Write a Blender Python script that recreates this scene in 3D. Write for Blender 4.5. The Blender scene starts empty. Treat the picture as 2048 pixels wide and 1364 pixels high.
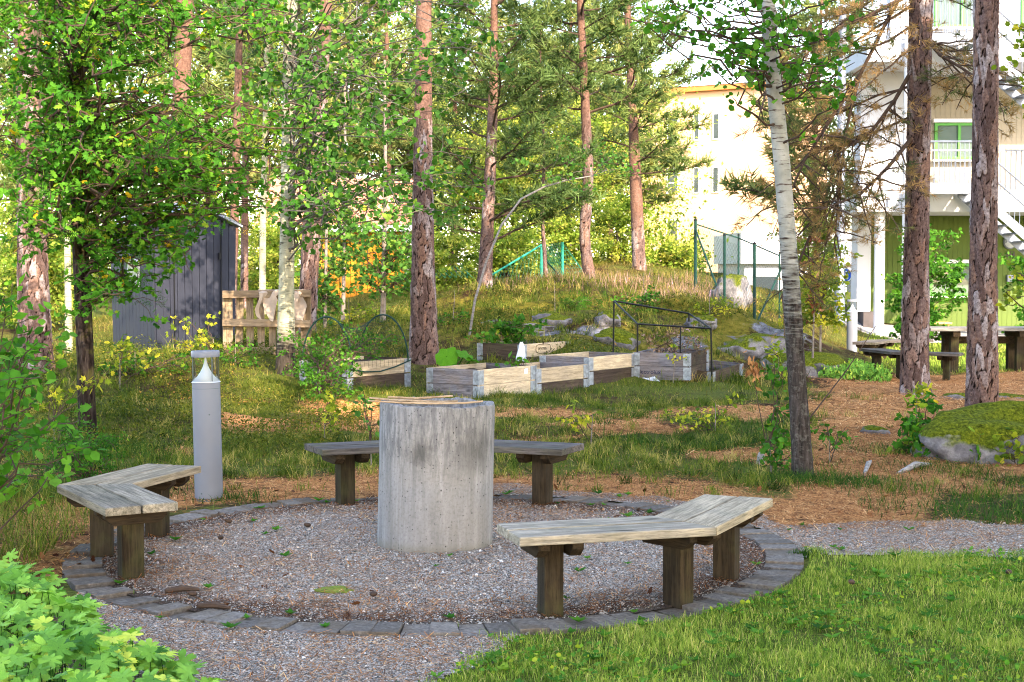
import bpy, bmesh, math, random
import numpy as np
from mathutils import Vector, Matrix
R = math.radians
rnd = random.Random(7)
RNG = np.random.default_rng(11)
scene = bpy.context.scene
col = scene.collection

# ------------------------------------------------------------------ camera
FPX, CAMH, HORIZON = 3000.0, 1.65, 537.0
PITCH = math.atan((682 - HORIZON) / FPX)
cam_d = bpy.data.cameras.new("camera")
cam_d.sensor_width = 36.0
cam_d.lens = FPX / 2048 * 36.0
cam_d.clip_start = 0.1
cam_d.clip_end = 2000
cam = bpy.data.objects.new("camera", cam_d)
cam.location = (0, 0, CAMH)
cam.rotation_euler = (R(90) - PITCH, 0, 0)
col.objects.link(cam)
scene.camera = cam
cam_d.dof.use_dof = True
cam_d.dof.focus_distance = 9.5
cam_d.dof.aperture_fstop = 9.0

# ------------------------------------------------------------------ light
SUN_EL, SUN_AZ = 31.0, 24.0          # sun stands behind the viewer, a little to the right
sx, sy = math.sin(R(SUN_AZ)), -math.cos(R(SUN_AZ))
to_sun = Vector((sx * math.cos(R(SUN_EL)), sy * math.cos(R(SUN_EL)), math.sin(R(SUN_EL))))
world = bpy.data.worlds.new("World")
scene.world = world
world.use_nodes = True
wn = world.node_tree
bg = wn.nodes["Background"]
sky = wn.nodes.new("ShaderNodeTexSky")
sky.sky_type = 'NISHITA'
sky.sun_disc = False
sky.sun_elevation = R(SUN_EL)
sky.sun_rotation = math.atan2(to_sun.x, to_sun.y)
sky.air_density = 1.0
sky.dust_density = 1.0
sky.ozone_density = 1.0
wn.links.new(sky.outputs[0], bg.inputs[0])
bg.inputs[1].default_value = 0.15
sun_d = bpy.data.lights.new("sun", 'SUN')
sun_d.energy = 2.0
sun_d.angle = R(0.5)
sun_d.color = (1.0, 0.90, 0.74)
sun = bpy.data.objects.new("sun", sun_d)
sun.rotation_euler = to_sun.to_track_quat('Z', 'Y').to_euler()
sun.location = to_sun * 60
col.objects.link(sun)
scene.view_settings.view_transform = 'Standard'
scene.view_settings.look = 'None'
scene.view_settings.gamma = 1.0
scene.view_settings.use_curve_mapping = False
scene.view_settings.exposure = 3.2
scene.view_settings.use_white_balance = True      # set for the shade, as the camera was
scene.view_settings.white_balance_temperature = 7150
scene.view_settings.white_balance_tint = 15
scene.render.engine = 'CYCLES'
cy = scene.cycles
cy.use_denoising = True
cy.denoiser = 'OPENIMAGEDENOISE'
cy.denoising_input_passes = 'RGB_ALBEDO_NORMAL'
cy.denoising_prefilter = 'ACCURATE'
cy.max_bounces = 8
cy.diffuse_bounces = 4
cy.glossy_bounces = 3
cy.transmission_bounces = 6
cy.transparent_max_bounces = 12
cy.caustics_reflective = False
cy.caustics_refractive = False
cy.sample_clamp_indirect = 6.0
cy.filter_width = 1.0

# ------------------------------------------------------------------ pixels to places
_up = Vector((0, math.sin(PITCH), math.cos(PITCH)))
_fw = Vector((0, math.cos(PITCH), -math.sin(PITCH)))
def ray(px, py):
    return Vector(((px - 1024) / FPX, 0, 0)) + _up * ((682 - py) / FPX) + _fw
def at(px, py, Y):
    d = ray(px, py)
    return Vector((0, 0, CAMH)) + d * (Y / d.y)
def gp(px, py, h=0.0):
    d = ray(px, py)
    return Vector((0, 0, CAMH)) + d * ((h - CAMH) / d.z)

# ------------------------------------------------------------------ terrain height
CX, CY, CR = -0.44, 8.76, 2.12        # the paved circle
_ctl = [(170, 880, 14.4), (70, 742, 20), (300, 702, 22.6), (530, 706, 21), (572, 752, 19.5), (740, 782, 18.8),
        (848, 724, 22), (960, 806, 18.2), (1180, 780, 20), (1320, 772, 20.8), (1050, 722, 21.8), (970, 576, 30),
        (1177, 569, 31), (1050, 602, 27.5), (1180, 612, 27), (1050, 655, 24), (1150, 668, 23.6), (900, 640, 26),
        (1300, 690, 23.6), (1508, 640, 26), (1440, 607, 28), (1390, 577, 30), (1280, 600, 27.5), (1560, 662, 25),
        (700, 605, 40), (500, 625, 34), (250, 640, 32), (50, 650, 32), (1240, 640, 25.2), (750, 650, 30),
        (1280, 535, 38), (1000, 545, 45), (1450, 560, 40)]
_P = []
for (px, py, Y) in _ctl:
    p = at(px, py, Y); _P.append((p.x, p.y, p.z))
for X, Y in [(-1, 14), (-3.4, 13), (0.8, 14.5), (2.6, 14), (3.4, 17), (4.2, 20), (5.4, 20), (4.4, 24.5), (6.3, 25), (6.3, 28), (8.5, 24),
             (8.3, 36), (12, 36), (12, 20), (12, 10), (6, 10), (-6, 10), (-12, 12), (3, 11.5), (-.5, 12), (-2, 16.5), (1.2, 17), (3.0, 21.3),
             (-6, 3), (0, 3), (6, 3), (0, -4), (-14, -2), (14, -2), (16, 36), (9, 50), (16, 50), (-4.6, 12.2), (0.2, 18.2), (-.6, 20)]:
    _P.append((X, Y, 0.0))
for X, Y, h in [(-9, 16, .15), (-14, 20, .35), (-14, 34, .7), (-14, 50, .9), (-14, 68, 1.2), (0, 68, 1.5), (8, 68, 1.5), (16, 68, 1.2), (7.5, 45, .9),
                (3.2, 37, 1.45), (5.0, 33, 1.25), (6.0, 30.5, .5), (5.3, 26.8, .45), (4.4, 25.6, .6), (-3.4, 17.5, .12), (-5.5, 18, .2)]:
    _P.append((X, Y, h))
_P = np.array(_P)
def _tps(r2):
    return 0.5 * r2 * np.log(r2 + 1e-9)
_n = len(_P)
_d2 = ((_P[:, None, :2] - _P[None, :, :2]) ** 2).sum(-1)
_A = np.zeros((_n + 3, _n + 3))
_A[:_n, :_n] = _tps(_d2) + np.eye(_n) * 0.6
_A[:_n, _n] = 1; _A[:_n, _n + 1:] = _P[:, :2]
_A[_n, :_n] = 1; _A[_n + 1:, :_n] = _P[:, :2].T
_W = np.linalg.solve(_A, np.concatenate([_P[:, 2], [0, 0, 0]]))
def sstep(a, b, x):
    t = np.clip((x - a) / (b - a), 0, 1)
    return t * t * (3 - 2 * t)
def wob(x, y, s, seed=0.0):
    """cheap smooth noise in -1..1"""
    a = np.sin(x * s * 1.7 + 1.3 + seed + 1.9 * np.sin(y * s * .9 + seed * 2.1))
    b = np.sin(y * s * 1.9 + .7 - seed + 1.7 * np.sin(x * s * 1.1 + 2.2 + seed))
    c = np.sin((x + y) * s * 1.3 + seed * 3.3 + 1.4 * np.sin((x - y) * s * 1.23))
    return (a + b + c) / 3
def HH(x, y):
    x = np.asarray(x, float); y = np.asarray(y, float)
    xs, ys = np.clip(x, -14, 16), np.clip(y, -4, 68)
    sh = xs.shape
    q = np.stack([xs.ravel(), ys.ravel()], 1)
    out = np.zeros(len(q))
    for i in range(0, len(q), 20000):
        qq = q[i:i + 20000]
        d2 = ((qq[:, None, :] - _P[None, :, :2]) ** 2).sum(-1)
        out[i:i + 20000] = _tps(d2) @ _W[:_n] + _W[_n] + qq @ _W[_n + 1:]
    h = np.clip(out.reshape(sh), -0.12, 2.2)
    rough = sstep(11.0, 14.0, y) * (1 - .8 * sstep(5.2, 7, x) * sstep(18, 24, y)) + .8 * sstep(-2.6, -3.4, x) * (1 - sstep(11, 14, y))
    h = h + rough * (0.055 * wob(x, y, .9) + 0.035 * wob(x, y, 2.3, 1.7) + .018 * wob(x, y, 5.1, .6))
    bump = sstep(21, 24, y) * (1 - sstep(33, 37, y)) * (1 - sstep(5.0, 6.2, x)) * sstep(-5, -2, x)
    h = h + bump * (.10 * wob(x, y, 1.25, 4.2) + .06 * wob(x, y, 2.9, 3.1))
    r = np.hypot(x - CX, y - CY)
    m = np.maximum(sstep(2.5, 4.2, r) * sstep(8.0, 11.5, np.where(x < -3, 20., y)), 0)
    m = np.where((x < -2.6), np.maximum(m, sstep(2.4, 4.5, r)), m)
    h = h * m
    # gently domed lawn in front
    return h
def H(x, y):
    return float(HH(np.array([x]), np.array([y]))[0])
def onground(px, Y):
    X = (px - 1024) / FPX * Y
    return Vector((X, Y, H(X, Y)))

# ------------------------------------------------------------------ object helpers
def tag(o, label=None, cat=None, group=None, kind=None):
    if label: o["label"] = label
    if cat: o["category"] = cat
    if group: o["group"] = group
    if kind: o["kind"] = kind
    return o
def empty(name, loc=(0, 0, 0), rz=0.0, label=None, cat=None, group=None):
    o = bpy.data.objects.new(name, None)
    o.empty_display_size = .1
    o.location = loc; o.rotation_euler = (0, 0, rz)
    col.objects.link(o)
    return tag(o, label, cat, group)
def link(name, me, mat=None, parent=None, loc=None, rot=None):
    o = bpy.data.objects.new(name, me)
    if mat is not None and len(me.materials) == 0:
        for m in (mat if isinstance(mat, (list, tuple)) else [mat]):
            me.materials.append(m)
    col.objects.link(o)
    if parent is not None: o.parent = parent
    if loc is not None: o.location = loc
    if rot is not None: o.rotation_euler = rot
    return o
def copy_tree(o, parent=None):
    c = o.copy(); col.objects.link(c); c.parent = parent
    for ch in list(o.children):
        copy_tree(ch, c)
    return c
def npmesh(name, V, Fs, smooth=False, attrs=None, midx=None):
    """V (n,3); Fs a list of (m,k) index arrays"""
    if not isinstance(Fs, list): Fs = [Fs]
    Fs = [np.asarray(f, np.int32) for f in Fs if len(f)]
    me = bpy.data.meshes.new(name)
    V = np.asarray(V, np.float32)
    me.vertices.add(len(V)); me.vertices.foreach_set('co', V.ravel())
    tot = np.concatenate([np.full(len(f), f.shape[1], np.int32) for f in Fs])
    idx = np.concatenate([f.ravel() for f in Fs])
    me.loops.add(len(idx)); me.loops.foreach_set('vertex_index', idx)
    me.polygons.add(len(tot))
    me.polygons.foreach_set('loop_start', np.concatenate([[0], np.cumsum(tot)[:-1]]).astype(np.int32))
    me.polygons.foreach_set('loop_total', tot)
    if smooth: me.polygons.foreach_set('use_smooth', np.ones(len(tot), bool))
    if midx is not None: me.polygons.foreach_set('material_index', np.asarray(midx, np.int32))
    for k, a in (attrs or {}).items():
        at_ = me.attributes.new(k, 'FLOAT', 'POINT')
        at_.data.foreach_set('value', np.asarray(a, np.float32))
    me.update(calc_edges=True)
    return me

class MB:
    """collects simple shapes into one mesh"""
    def __init__(s): s.v = []; s.f = []
    def add(s, vs, fs):
        b = len(s.v); s.v += [tuple(v) for v in vs]; s.f += [tuple(i + b for i in f) for f in fs]; return s
    def box(s, c, d, rz=0.0, M=None):
        hx, hy, hz = d[0] / 2, d[1] / 2, d[2] / 2
        vs = [Vector((x, y, z)) for z in (-hz, hz) for x, y in ((-hx, -hy), (hx, -hy), (hx, hy), (-hx, hy))]
        rot = M if M is not None else Matrix.Rotation(rz, 3, 'Z')
        vs = [rot @ v + Vector(c) for v in vs]
        return s.add(vs, [(0, 3, 2, 1), (4, 5, 6, 7), (0, 1, 5, 4), (1, 2, 6, 5), (2, 3, 7, 6), (3, 0, 4, 7)])
    def prism(s, poly, z0, z1):
        n = len(poly)
        vs = [(x, y, z0) for x, y in poly] + [(x, y, z1) for x, y in poly]
        fs = [tuple(reversed(range(n))), tuple(range(n, 2 * n))] + [(i, (i + 1) % n, n + (i + 1) % n, n + i) for i in range(n)]
        return s.add(vs, fs)
    def tube(s, pts, rad, n=8, caps=True):
        pts = [Vector(p) for p in pts]
        if not isinstance(rad, (list, tuple)): rad = [rad] * len(pts)
        T0 = (pts[1] - pts[0]).normalized()
        a = T0.orthogonal().normalized()
        vs = []; fs = []
        for i, p in enumerate(pts):
            t = (pts[min(i + 1, len(pts) - 1)] - pts[max(i - 1, 0)])
            t = t.normalized() if t.length > 1e-9 else T0
            a = (a - t * a.dot(t))
            a = a.normalized() if a.length > 1e-6 else t.orthogonal().normalized()
            b = t.cross(a)
            for k in range(n):
                w = 2 * math.pi * k / n
                vs.append(p + (a * math.cos(w) + b * math.sin(w)) * rad[i])
        for i in range(len(pts) - 1):
            for k in range(n):
                fs.append((i * n + k, i * n + (k + 1) % n, (i + 1) * n + (k + 1) % n, (i + 1) * n + k))
        if caps:
            fs.append(tuple(reversed(range(n)))); fs.append(tuple(range((len(pts) - 1) * n, len(pts) * n)))
        return s.add(vs, fs)
    def lathe(s, prof, n=32, c=(0, 0, 0), close=True):
        vs = []; fs = []
        for r, z in prof:
            for k in range(n):
                w = 2 * math.pi * k / n
                vs.append((c[0] + r * math.cos(w), c[1] + r * math.sin(w), c[2] + z))
        m = len(prof)
        for i in range(m - 1):
            for k in range(n):
                fs.append((i * n + k, i * n + (k + 1) % n, (i + 1) * n + (k + 1) % n, (i + 1) * n + k))
        if close:
            fs.append(tuple(reversed(range(n)))); fs.append(tuple(range((m - 1) * n, m * n)))
        return s.add(vs, fs)
    def mesh(s, name, smooth=False, bevel=0.0, angle=35):
        me = bpy.data.meshes.new(name)
        me.from_pydata(s.v, [], s.f)
        if bevel > 0:
            bm = bmesh.new(); bm.from_mesh(me)
            es = [e for e in bm.edges if len(e.link_faces) == 2 and e.calc_face_angle(0) > R(40)]
            bmesh.ops.bevel(bm, geom=es, offset=bevel, segments=2, profile=.6, affect='EDGES')
            bm.to_mesh(me); bm.free()
        if smooth:
            me.polygons.foreach_set('use_smooth', [True] * len(me.polygons))
            try: me.set_sharp_from_angle(angle=R(angle))
            except Exception: pass
        me.update()
        return me
    def build(s, name, mat, parent=None, smooth=False, bevel=0.0, loc=None, rot=None):
        return link(name, s.mesh(name, smooth, bevel), mat, parent, loc, rot)

# ------------------------------------------------------------------ node helpers
class NT:
    def __init__(s, m):
        s.t = m.node_tree; s.m = m
        s.out = s.t.nodes["Material Output"]; s.bsdf = s.t.nodes["Principled BSDF"]
    def n(s, typ, ins=None, **pr):
        nd = s.t.nodes.new("ShaderNode" + typ)
        for k, v in pr.items(): setattr(nd, k, v)
        for k, v in (ins or {}).items(): s.set(nd.inputs[k], v)
        return nd
    def set(s, sock, v):
        if isinstance(v, bpy.types.NodeSocket): s.t.links.new(v, sock)
        elif isinstance(v, bpy.types.Node): s.t.links.new(v.outputs[0], sock)
        else:
            if isinstance(v, (tuple, list)) and len(v) == 3 and sock.type == 'RGBA': v = (*v, 1)
            sock.default_value = v
    def coords(s, scale=(1, 1, 1), kind='Object', rnd=False):
        tc = s.n('TexCoord')
        v = tc.outputs[kind]
        if rnd:
            oi = s.n('ObjectInfo')
            mu = s.n('VectorMath', {0: oi.outputs['Random'], 1: (37.0, 53.0, 71.0)}, operation='MULTIPLY')
            v = s.n('VectorMath', {0: v, 1: mu.outputs[0]}, operation='ADD').outputs[0]
        return s.n('Mapping', {'Vector': v, 'Scale': scale}).outputs[0]
    def noise(s, vec, scale=5, detail=4, rough=.55, dist=0.0):
        return s.n('TexNoise', {'Vector': vec, 'Scale': scale, 'Detail': detail, 'Roughness': rough, 'Distortion': dist}).outputs[0]
    def ramp(s, fac, stops, interp='LINEAR'):
        r = s.n('ValToRGB', {'Fac': fac})
        cr = r.color_ramp; cr.interpolation = interp
        while len(cr.elements) < len(stops): cr.elements.new(.5)
        for e, (p, c) in zip(cr.elements, stops):
            e.position = p
            if isinstance(c, (int, float)): c = (c, c, c)
            e.color = (*c, 1)
        return r.outputs[0]
    def mix(s, fac, a, b, mode='MIX'):
        m = s.n('Mix', data_type='RGBA', blend_type=mode)
        s.set(m.inputs[0], fac); s.set(m.inputs[6], a); s.set(m.inputs[7], b)
        return m.outputs[2]
    def math(s, op, a, b=0.0, clamp=False):
        m = s.n('Math', {0: a, 1: b}, operation=op); m.use_clamp = clamp
        return m.outputs[0]
    def attr(s, name): return s.n('Attribute', attribute_name=name).outputs['Fac']
    def bump(s, h, strength=.4, dist=.01, normal=None):
        b = s.n('Bump', {'Height': h, 'Strength': strength, 'Distance': dist})
        if normal is not None: s.set(b.inputs['Normal'], normal)
        return b.outputs[0]
    def deep(s, color):
        g = s.n('Gamma', {'Color': color, 'Gamma': 1.24})
        return s.mix(1.0, g.outputs[0], (1.40, 1.40, 1.40), 'MULTIPLY')
    def fin(s, color=None, rough=None, normal=None, metal=None, spec=None):
        b = s.bsdf
        if isinstance(color, bpy.types.NodeSocket): color = s.deep(color)
        if color is not None: s.set(b.inputs['Base Color'], color)
        if rough is not None: s.set(b.inputs['Roughness'], rough)
        if normal is not None: s.set(b.inputs['Normal'], normal)
        if metal is not None: s.set(b.inputs['Metallic'], metal)
        if spec is not None: s.set(b.inputs['Specular IOR Level'], spec)
        return s.m
def newmat(name):
    m = bpy.data.materials.new(name); m.use_nodes = True
    return NT(m)

def m_paint(name, c, rough=.5, var=.12, metal=0.0, scale=6, bumps=.05):
    t = newmat(name)
    v = t.coords()
    n = t.noise(v, scale, 5)
    c1 = tuple(x * (1 - var) for x in c); c2 = tuple(min(1, x * (1 + var)) for x in c)
    cc = t.ramp(n, [(.3, c1), (.7, c2)])
    return t.fin(cc, t.ramp(n, [(.3, rough * .85), (.7, min(1, rough * 1.15))]), t.bump(t.noise(v, scale * 12, 3), bumps, .004), metal, .15)
def m_wood(name, dark, light, stain=(.12, .11, .09), staina=.5, green=0.0, axis=0, rough=.8, grain=1.0):
    """weathered board; grain runs along the given local axis"""
    t = newmat(name)
    sc = [16.0 * grain] * 3; sc[axis] = 1.1
    v = t.coords(tuple(sc), rnd=True)
    g = t.noise(v, 2.6, 8, .62, .5)
    fine = t.noise(v, 11, 4, .7)
    v2 = t.coords((1, 1, 1), rnd=True)
    big = t.noise(v2, 3.4, 5, .6)
    c = t.ramp(g, [(.28, dark), (.62, light)])
    c = t.mix(t.ramp(fine, [(.30, .65), (.5, 0.0)]), c, tuple(x * .45 for x in dark))
    oi = t.n('ObjectInfo').outputs['Random']
    c = t.mix(t.math('MULTIPLY', t.ramp(big, [(.42, 0.0), (.72, 1.0)]), staina), c, stain)
    if green > 0:
        c = t.mix(t.math('MULTIPLY', t.ramp(t.noise(v2, 5.5, 4), [(.48, 0.0), (.75, 1.0)]), green), c, (.13, .15, .05))
    c = t.mix(1.0, c, t.ramp(oi, [(0, .8), (1, 1.12)]), 'MULTIPLY')
    # knots
    vo = t.n('TexVoronoi', {'Vector': t.coords(tuple(4.5 if i != axis else 1.6 for i in range(3)), rnd=True), 'Scale': 1.0}, feature='F1').outputs['Distance']
    c = t.mix(t.ramp(vo, [(.05, .8), (.11, 0.0)]), c, tuple(x * .4 for x in dark))
    hgt = t.math('ADD', t.math('MULTIPLY', g, .6), t.math('MULTIPLY', fine, .5))
    return t.fin(c, rough, t.bump(hgt, .7, .006), spec=.06)
def m_leaf(name, stops, trans=.35, rough=.6, spec=.05, tr_tint=(1.15, 1.2, .5)):
    t = newmat(name)
    a = t.attr('tint')
    c = t.ramp(a, stops)
    v = t.coords((1, 1, 1))
    c = t.mix(1.0, c, t.ramp(t.noise(v, 22, 2), [(.3, .82), (.7, 1.12)]), 'MULTIPLY')
    t.fin(c, rough, spec=spec)
    c = t.deep(c)
    tl = t.n('BsdfTranslucent', {'Color': t.mix(1.0, c, tr_tint, 'MULTIPLY')})
    mx = t.n('MixShader', {0: trans})
    t.t.links.new(t.bsdf.outputs[0], mx.inputs[1]); t.t.links.new(tl.outputs[0], mx.inputs[2])
    t.t.links.new(mx.outputs[0], t.out.inputs[0])
    return t.m
# ================================================================== materials
M = {}
def mk_concrete():
    t = newmat('concrete')
    v = t.coords()
    st = t.noise(t.coords((9, 9, .9)), 1.6, 6, .65)
    big = t.noise(v, 3.2, 5)
    fine = t.noise(v, 60, 3, .7)
    c = t.ramp(st, [(.25, (.15, .143, .138)), (.5, (.215, .205, .197)), (.75, (.30, .287, .277))])
    c = t.mix(t.ramp(big, [(.4, 0.0), (.7, .55)]), c, (.235, .215, .19))
    c = t.mix(t.ramp(fine, [(.3, .3), (.55, 0.0)]), c, (.09, .085, .082))
    zt = t.n('SeparateXYZ', {0: t.n('TexCoord').outputs['Object']}).outputs[2]
    wz = t.ramp(t.math('ADD', zt, t.math('MULTIPLY', t.math('SUBTRACT', big, .5), .5)), [(.38, 0.0), (.62, 1.0)])
    mot = t.ramp(t.noise(t.coords((26, 26, 5)), 1.4, 6, .7), [(.42, 0.0), (.6, 1.0)])
    c = t.mix(t.math('MULTIPLY', wz, t.math('MULTIPLY', mot, .75)), c, (.105, .102, .10))
    # two damp smudges and pale lime runs
    g = t.n('TexCoord').outputs['Object']
    warp = t.n('VectorMath', {0: g, 1: t.n('VectorMath', {0: t.n('TexNoise', {'Vector': g, 'Scale': 12.0, 'Detail': 8.0, 'Roughness': .7}).outputs[1], 1: (.14, .14, .14)}, operation='MULTIPLY').outputs[0]}, operation='ADD').outputs[0]
    for p, r_ in (((-.005, -.275, .655), .10), ((.30, -.14, .665), .17)):
        d = t.n('VectorMath', {0: warp, 1: p}, operation='DISTANCE').outputs['Value']
        c = t.mix(t.ramp(t.math('DIVIDE', d, r_), [(.2, .62), (1.0, 0.0)]), c, (.07, .067, .06))
    runs = t.noise(t.coords((15, 15, .6)), 1.5, 6, .6, .8)
    c = t.mix(t.ramp(runs, [(.58, 0.0), (.74, .4)]), c, (.40, .39, .39))
    pits = t.n('TexVoronoi', {'Vector': t.coords((1, 1, 1)), 'Scale': 62.0}, feature='F1')
    keep = t.ramp(t.n('SeparateColor', {0: pits.outputs['Color']}).outputs[0], [(.72, 0.0), (.97, 1.0)])
    pit = t.math('MULTIPLY', t.ramp(t.math('ADD', pits.outputs['Distance'], t.math('MULTIPLY', fine, .25)), [(.24, 1.0), (.42, 0.0)]), keep)
    c = t.mix(t.math('MULTIPLY', pit, .95), c, (.03, .028, .027))
    sep = t.n('SeparateXYZ', {0: g}).outputs[2]
    c = t.mix(t.ramp(sep, [(0.0, .5), (.06, 0.0)]), c, (.16, .14, .10))
    hgt = t.math('SUBTRACT', t.math('MULTIPLY', fine, .25), pit)
    return t.fin(c, .88, t.bump(t.math('ADD', hgt, t.math('MULTIPLY', st, .35)), .6, .006), spec=.06)
M['concrete'] = mk_concrete()

def mk_gravel():
    t = newmat('gravel')
    v = t.coords()
    vo = t.n('TexVoronoi', {'Vector': v, 'Scale': 130.0}, feature='F1')
    rc = t.n('SeparateColor', {0: vo.outputs['Color']}).outputs[0]
    c = t.ramp(rc, [(0, (.075, .068, .06)), (.35, (.215, .198, .175)), (.6, (.335, .305, .268)), (.8, (.43, .34, .26)), (1, (.56, .525, .475))])
    dark = t.ramp(vo.outputs['Distance'], [(.4, 0.0), (.75, .75)])
    c = t.mix(dark, c, (.05, .04, .032))
    # brown needle litter trodden in
    nl = t.noise(t.coords((1, 1, 1)), 2.1, 5, .6)
    nf = t.noise(t.n('Mapping', {'Vector': v, 'Scale': (120, 30, 60), 'Rotation': (0, 0, .6)}).outputs[0], 1, 3)
    nf2 = t.noise(t.n('Mapping', {'Vector': v, 'Scale': (32, 125, 60), 'Rotation': (0, 0, .3)}).outputs[0], 1, 3)
    nm = t.math('MULTIPLY', t.ramp(t.math('MAXIMUM', nf, nf2), [(.55, 0.0), (.61, 1.0)]), t.ramp(nl, [(.3, .1), (.62, .8)]))
    c = t.mix(nm, c, t.mix(nf, (.22, .10, .045), (.46, .25, .12)))
    rr_ = t.n('VectorMath', {0: v, 1: (CX, CY, .004)}, operation='DISTANCE').outputs['Value']
    mr = t.n('MapRange', {0: t.math('ADD', rr_, t.math('MULTIPLY', t.math('SUBTRACT', nl, .5), 1.3)), 1: 1.5, 2: 1.85}).outputs[0]
    mr = t.math('MULTIPLY', mr, t.math('LESS_THAN', rr_, 1.97))
    c = t.mix(t.math('MULTIPLY', mr, .8), c, t.ramp(vo.outputs['Distance'], [(.2, (.10, .06, .035)), (.6, (.025, .016, .011))]))
    bp = t.bump(t.math('SUBTRACT', 1.0, vo.outputs['Distance']), .9, .012)
    return t.fin(c, .85, bp, spec=.06)
M['gravel'] = mk_gravel()

def mk_ground():
    t = newmat('forest_floor')
    v = t.coords()
    n1 = t.noise(v, 1.3, 6, .6); n2 = t.noise(v, 7, 6, .65); n3 = t.noise(v, 45, 4, .7)
    na = t.noise(t.n('Mapping', {'Vector': v, 'Scale': (70, 16, 30), 'Rotation': (0, 0, .5)}).outputs[0], 1, 4)
    nb = t.noise(t.n('Mapping', {'Vector': v, 'Scale': (17, 75, 30), 'Rotation': (0, 0, .35)}).outputs[0], 1, 4)
    nn = t.math('MULTIPLY', t.math('ADD', na, nb), .5)
    soil = t.ramp(n2, [(.3, (.025, .016, .011)), (.6, (.085, .05, .028)), (.8, (.16, .095, .05))])
    needles = t.ramp(nn, [(.36, (.075, .032, .015)), (.46, (.27, .13, .055)), (.54, (.44, .235, .105)), (.66, (.62, .41, .21))])
    needles = t.mix(t.ramp(n1, [(.35, 0.0), (.7, .3)]), needles, (.24, .13, .05))
    needles = t.mix(t.ramp(n2, [(.32, .7), (.5, 0.0)]), needles, (.05, .028, .016))
    grass = t.ramp(n3, [(.3, (.03, .038, .010)), (.5, (.085, .10, .024)), (.7, (.17, .155, .045))])
    moss = t.ramp(n2, [(.3, (.05, .05, .010)), (.5, (.13, .115, .022)), (.72, (.21, .16, .04))])
    moss = t.mix(t.ramp(n3, [(.3, .5), (.6, 0.0)]), moss, (.06, .05, .015))
    rock = t.ramp(t.noise(v, 9, 7, .65), [(.3, (.05, .047, .05)), (.55, (.15, .145, .15)), (.75, (.26, .25, .25))])
    jit = t.math('MULTIPLY', t.math('SUBTRACT', t.math('ADD', n2, n1), 1.0), 1.1)
    def msk(a, lo=.35, hi=.65):
        return t.ramp(t.math('ADD', t.attr(a), jit), [(lo, 0.0), (hi, 1.0)])
    c = soil
    c = t.mix(msk('needle'), c, needles)
    c = t.mix(msk('grass', .4, .8), c, grass)
    c = t.mix(msk('moss'), c, moss)
    c = t.mix(msk('rock', .45, .6), c, rock)
    # steep mossless faces show stone
    hgt = t.math('ADD', t.math('MULTIPLY', n3, .6), t.math('MULTIPLY', nn, .8))
    return t.fin(c, .95, t.bump(hgt, .8, .02), spec=.03)
M['ground'] = mk_ground()

M['paver'] = (lambda t: t.fin(
    t.mix(t.ramp(t.noise(t.coords((1, 1, 1), rnd=True), 6, 5), [(.45, 0.0), (.75, .6)]),
          t.mix(1.0, t.ramp(t.noise(t.coords((1, 1, 1), rnd=True), 40, 4, .7), [(.3, (.09, .078, .067)), (.6, (.17, .15, .13)), (.8, (.245, .218, .19))]),
                t.ramp(t.n('ObjectInfo').outputs['Random'], [(0, .75), (1, 1.2)]), 'MULTIPLY'), (.12, .085, .05)),
    .9, t.bump(t.noise(t.coords((1, 1, 1)), 90, 4), .6, .006), spec=.05))(newmat('paver'))

M['bench_top'] = m_wood('bench_top_wood', (.10, .088, .068), (.33, .285, .225), stain=(.10, .095, .08), staina=.55, green=.12)
M['bench_pale'] = m_wood('bench_pale_wood', (.14, .115, .08), (.40, .33, .24), stain=(.14, .13, .105), staina=.5, green=.1)
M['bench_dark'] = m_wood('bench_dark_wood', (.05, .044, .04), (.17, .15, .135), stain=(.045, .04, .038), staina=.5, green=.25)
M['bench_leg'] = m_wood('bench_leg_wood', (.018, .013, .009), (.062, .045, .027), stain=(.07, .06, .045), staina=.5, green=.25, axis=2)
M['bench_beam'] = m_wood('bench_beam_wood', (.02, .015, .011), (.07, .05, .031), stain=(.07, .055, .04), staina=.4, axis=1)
M['collar_pale'] = m_wood('collar_pale_wood', (.25, .20, .135), (.47, .385, .275), stain=(.22, .19, .16), staina=.4)
M['collar_grey'] = m_wood('collar_grey_wood', (.075, .072, .08), (.20, .19, .205), stain=(.22, .145, .075), staina=.35)
M['collar_brown'] = m_wood('collar_brown_wood', (.045, .032, .026), (.12, .09, .07), stain=(.04, .033, .03), staina=.5, green=.2)
M['pallet'] = m_wood('pallet_wood', (.11, .078, .05), (.26, .20, .135), stain=(.08, .06, .045), staina=.35, axis=2)
M['pallet_h'] = m_wood('pallet_rail_wood', (.12, .085, .055), (.25, .19, .13), stain=(.09, .068, .05), staina=.35, axis=0)
M['hinge'] = m_paint('galvanised_hinge', (.24, .255, .27), .5, .35, .45, 20, .2)
M['steel'] = m_paint('galvanised_steel', (.17, .19, .225), .42, .12, .35, 4)
M['bollard'] = m_paint('bollard_paint', (.165, .172, .19), .42, .05, 0.0, 3, .02)
M['bollard_white'] = m_paint('bollard_reflector', (.42, .44, .47), .3, .03)
M['bollard_dark'] = m_paint('bollard_foot', (.10, .12, .12), .6, .1)
M['black'] = m_paint('black_tube', (.012, .012, .013), .4, .2)
M['greenpost'] = m_paint('green_coated_steel', (.010, .045, .036), .4, .25)
M['greenbright'] = m_paint('green_coated_wire', (.02, .20, .14), .45, .25)
M['netgreen'] = m_paint('green_net_cord', (.010, .04, .032), .6, .2)
M['white'] = m_paint('white_render', (.44, .44, .45), .8, .05, 0.0, 1.2)
M['whitepaint'] = m_paint('white_painted_wood', (.55, .54, .53), .6, .05)
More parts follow.
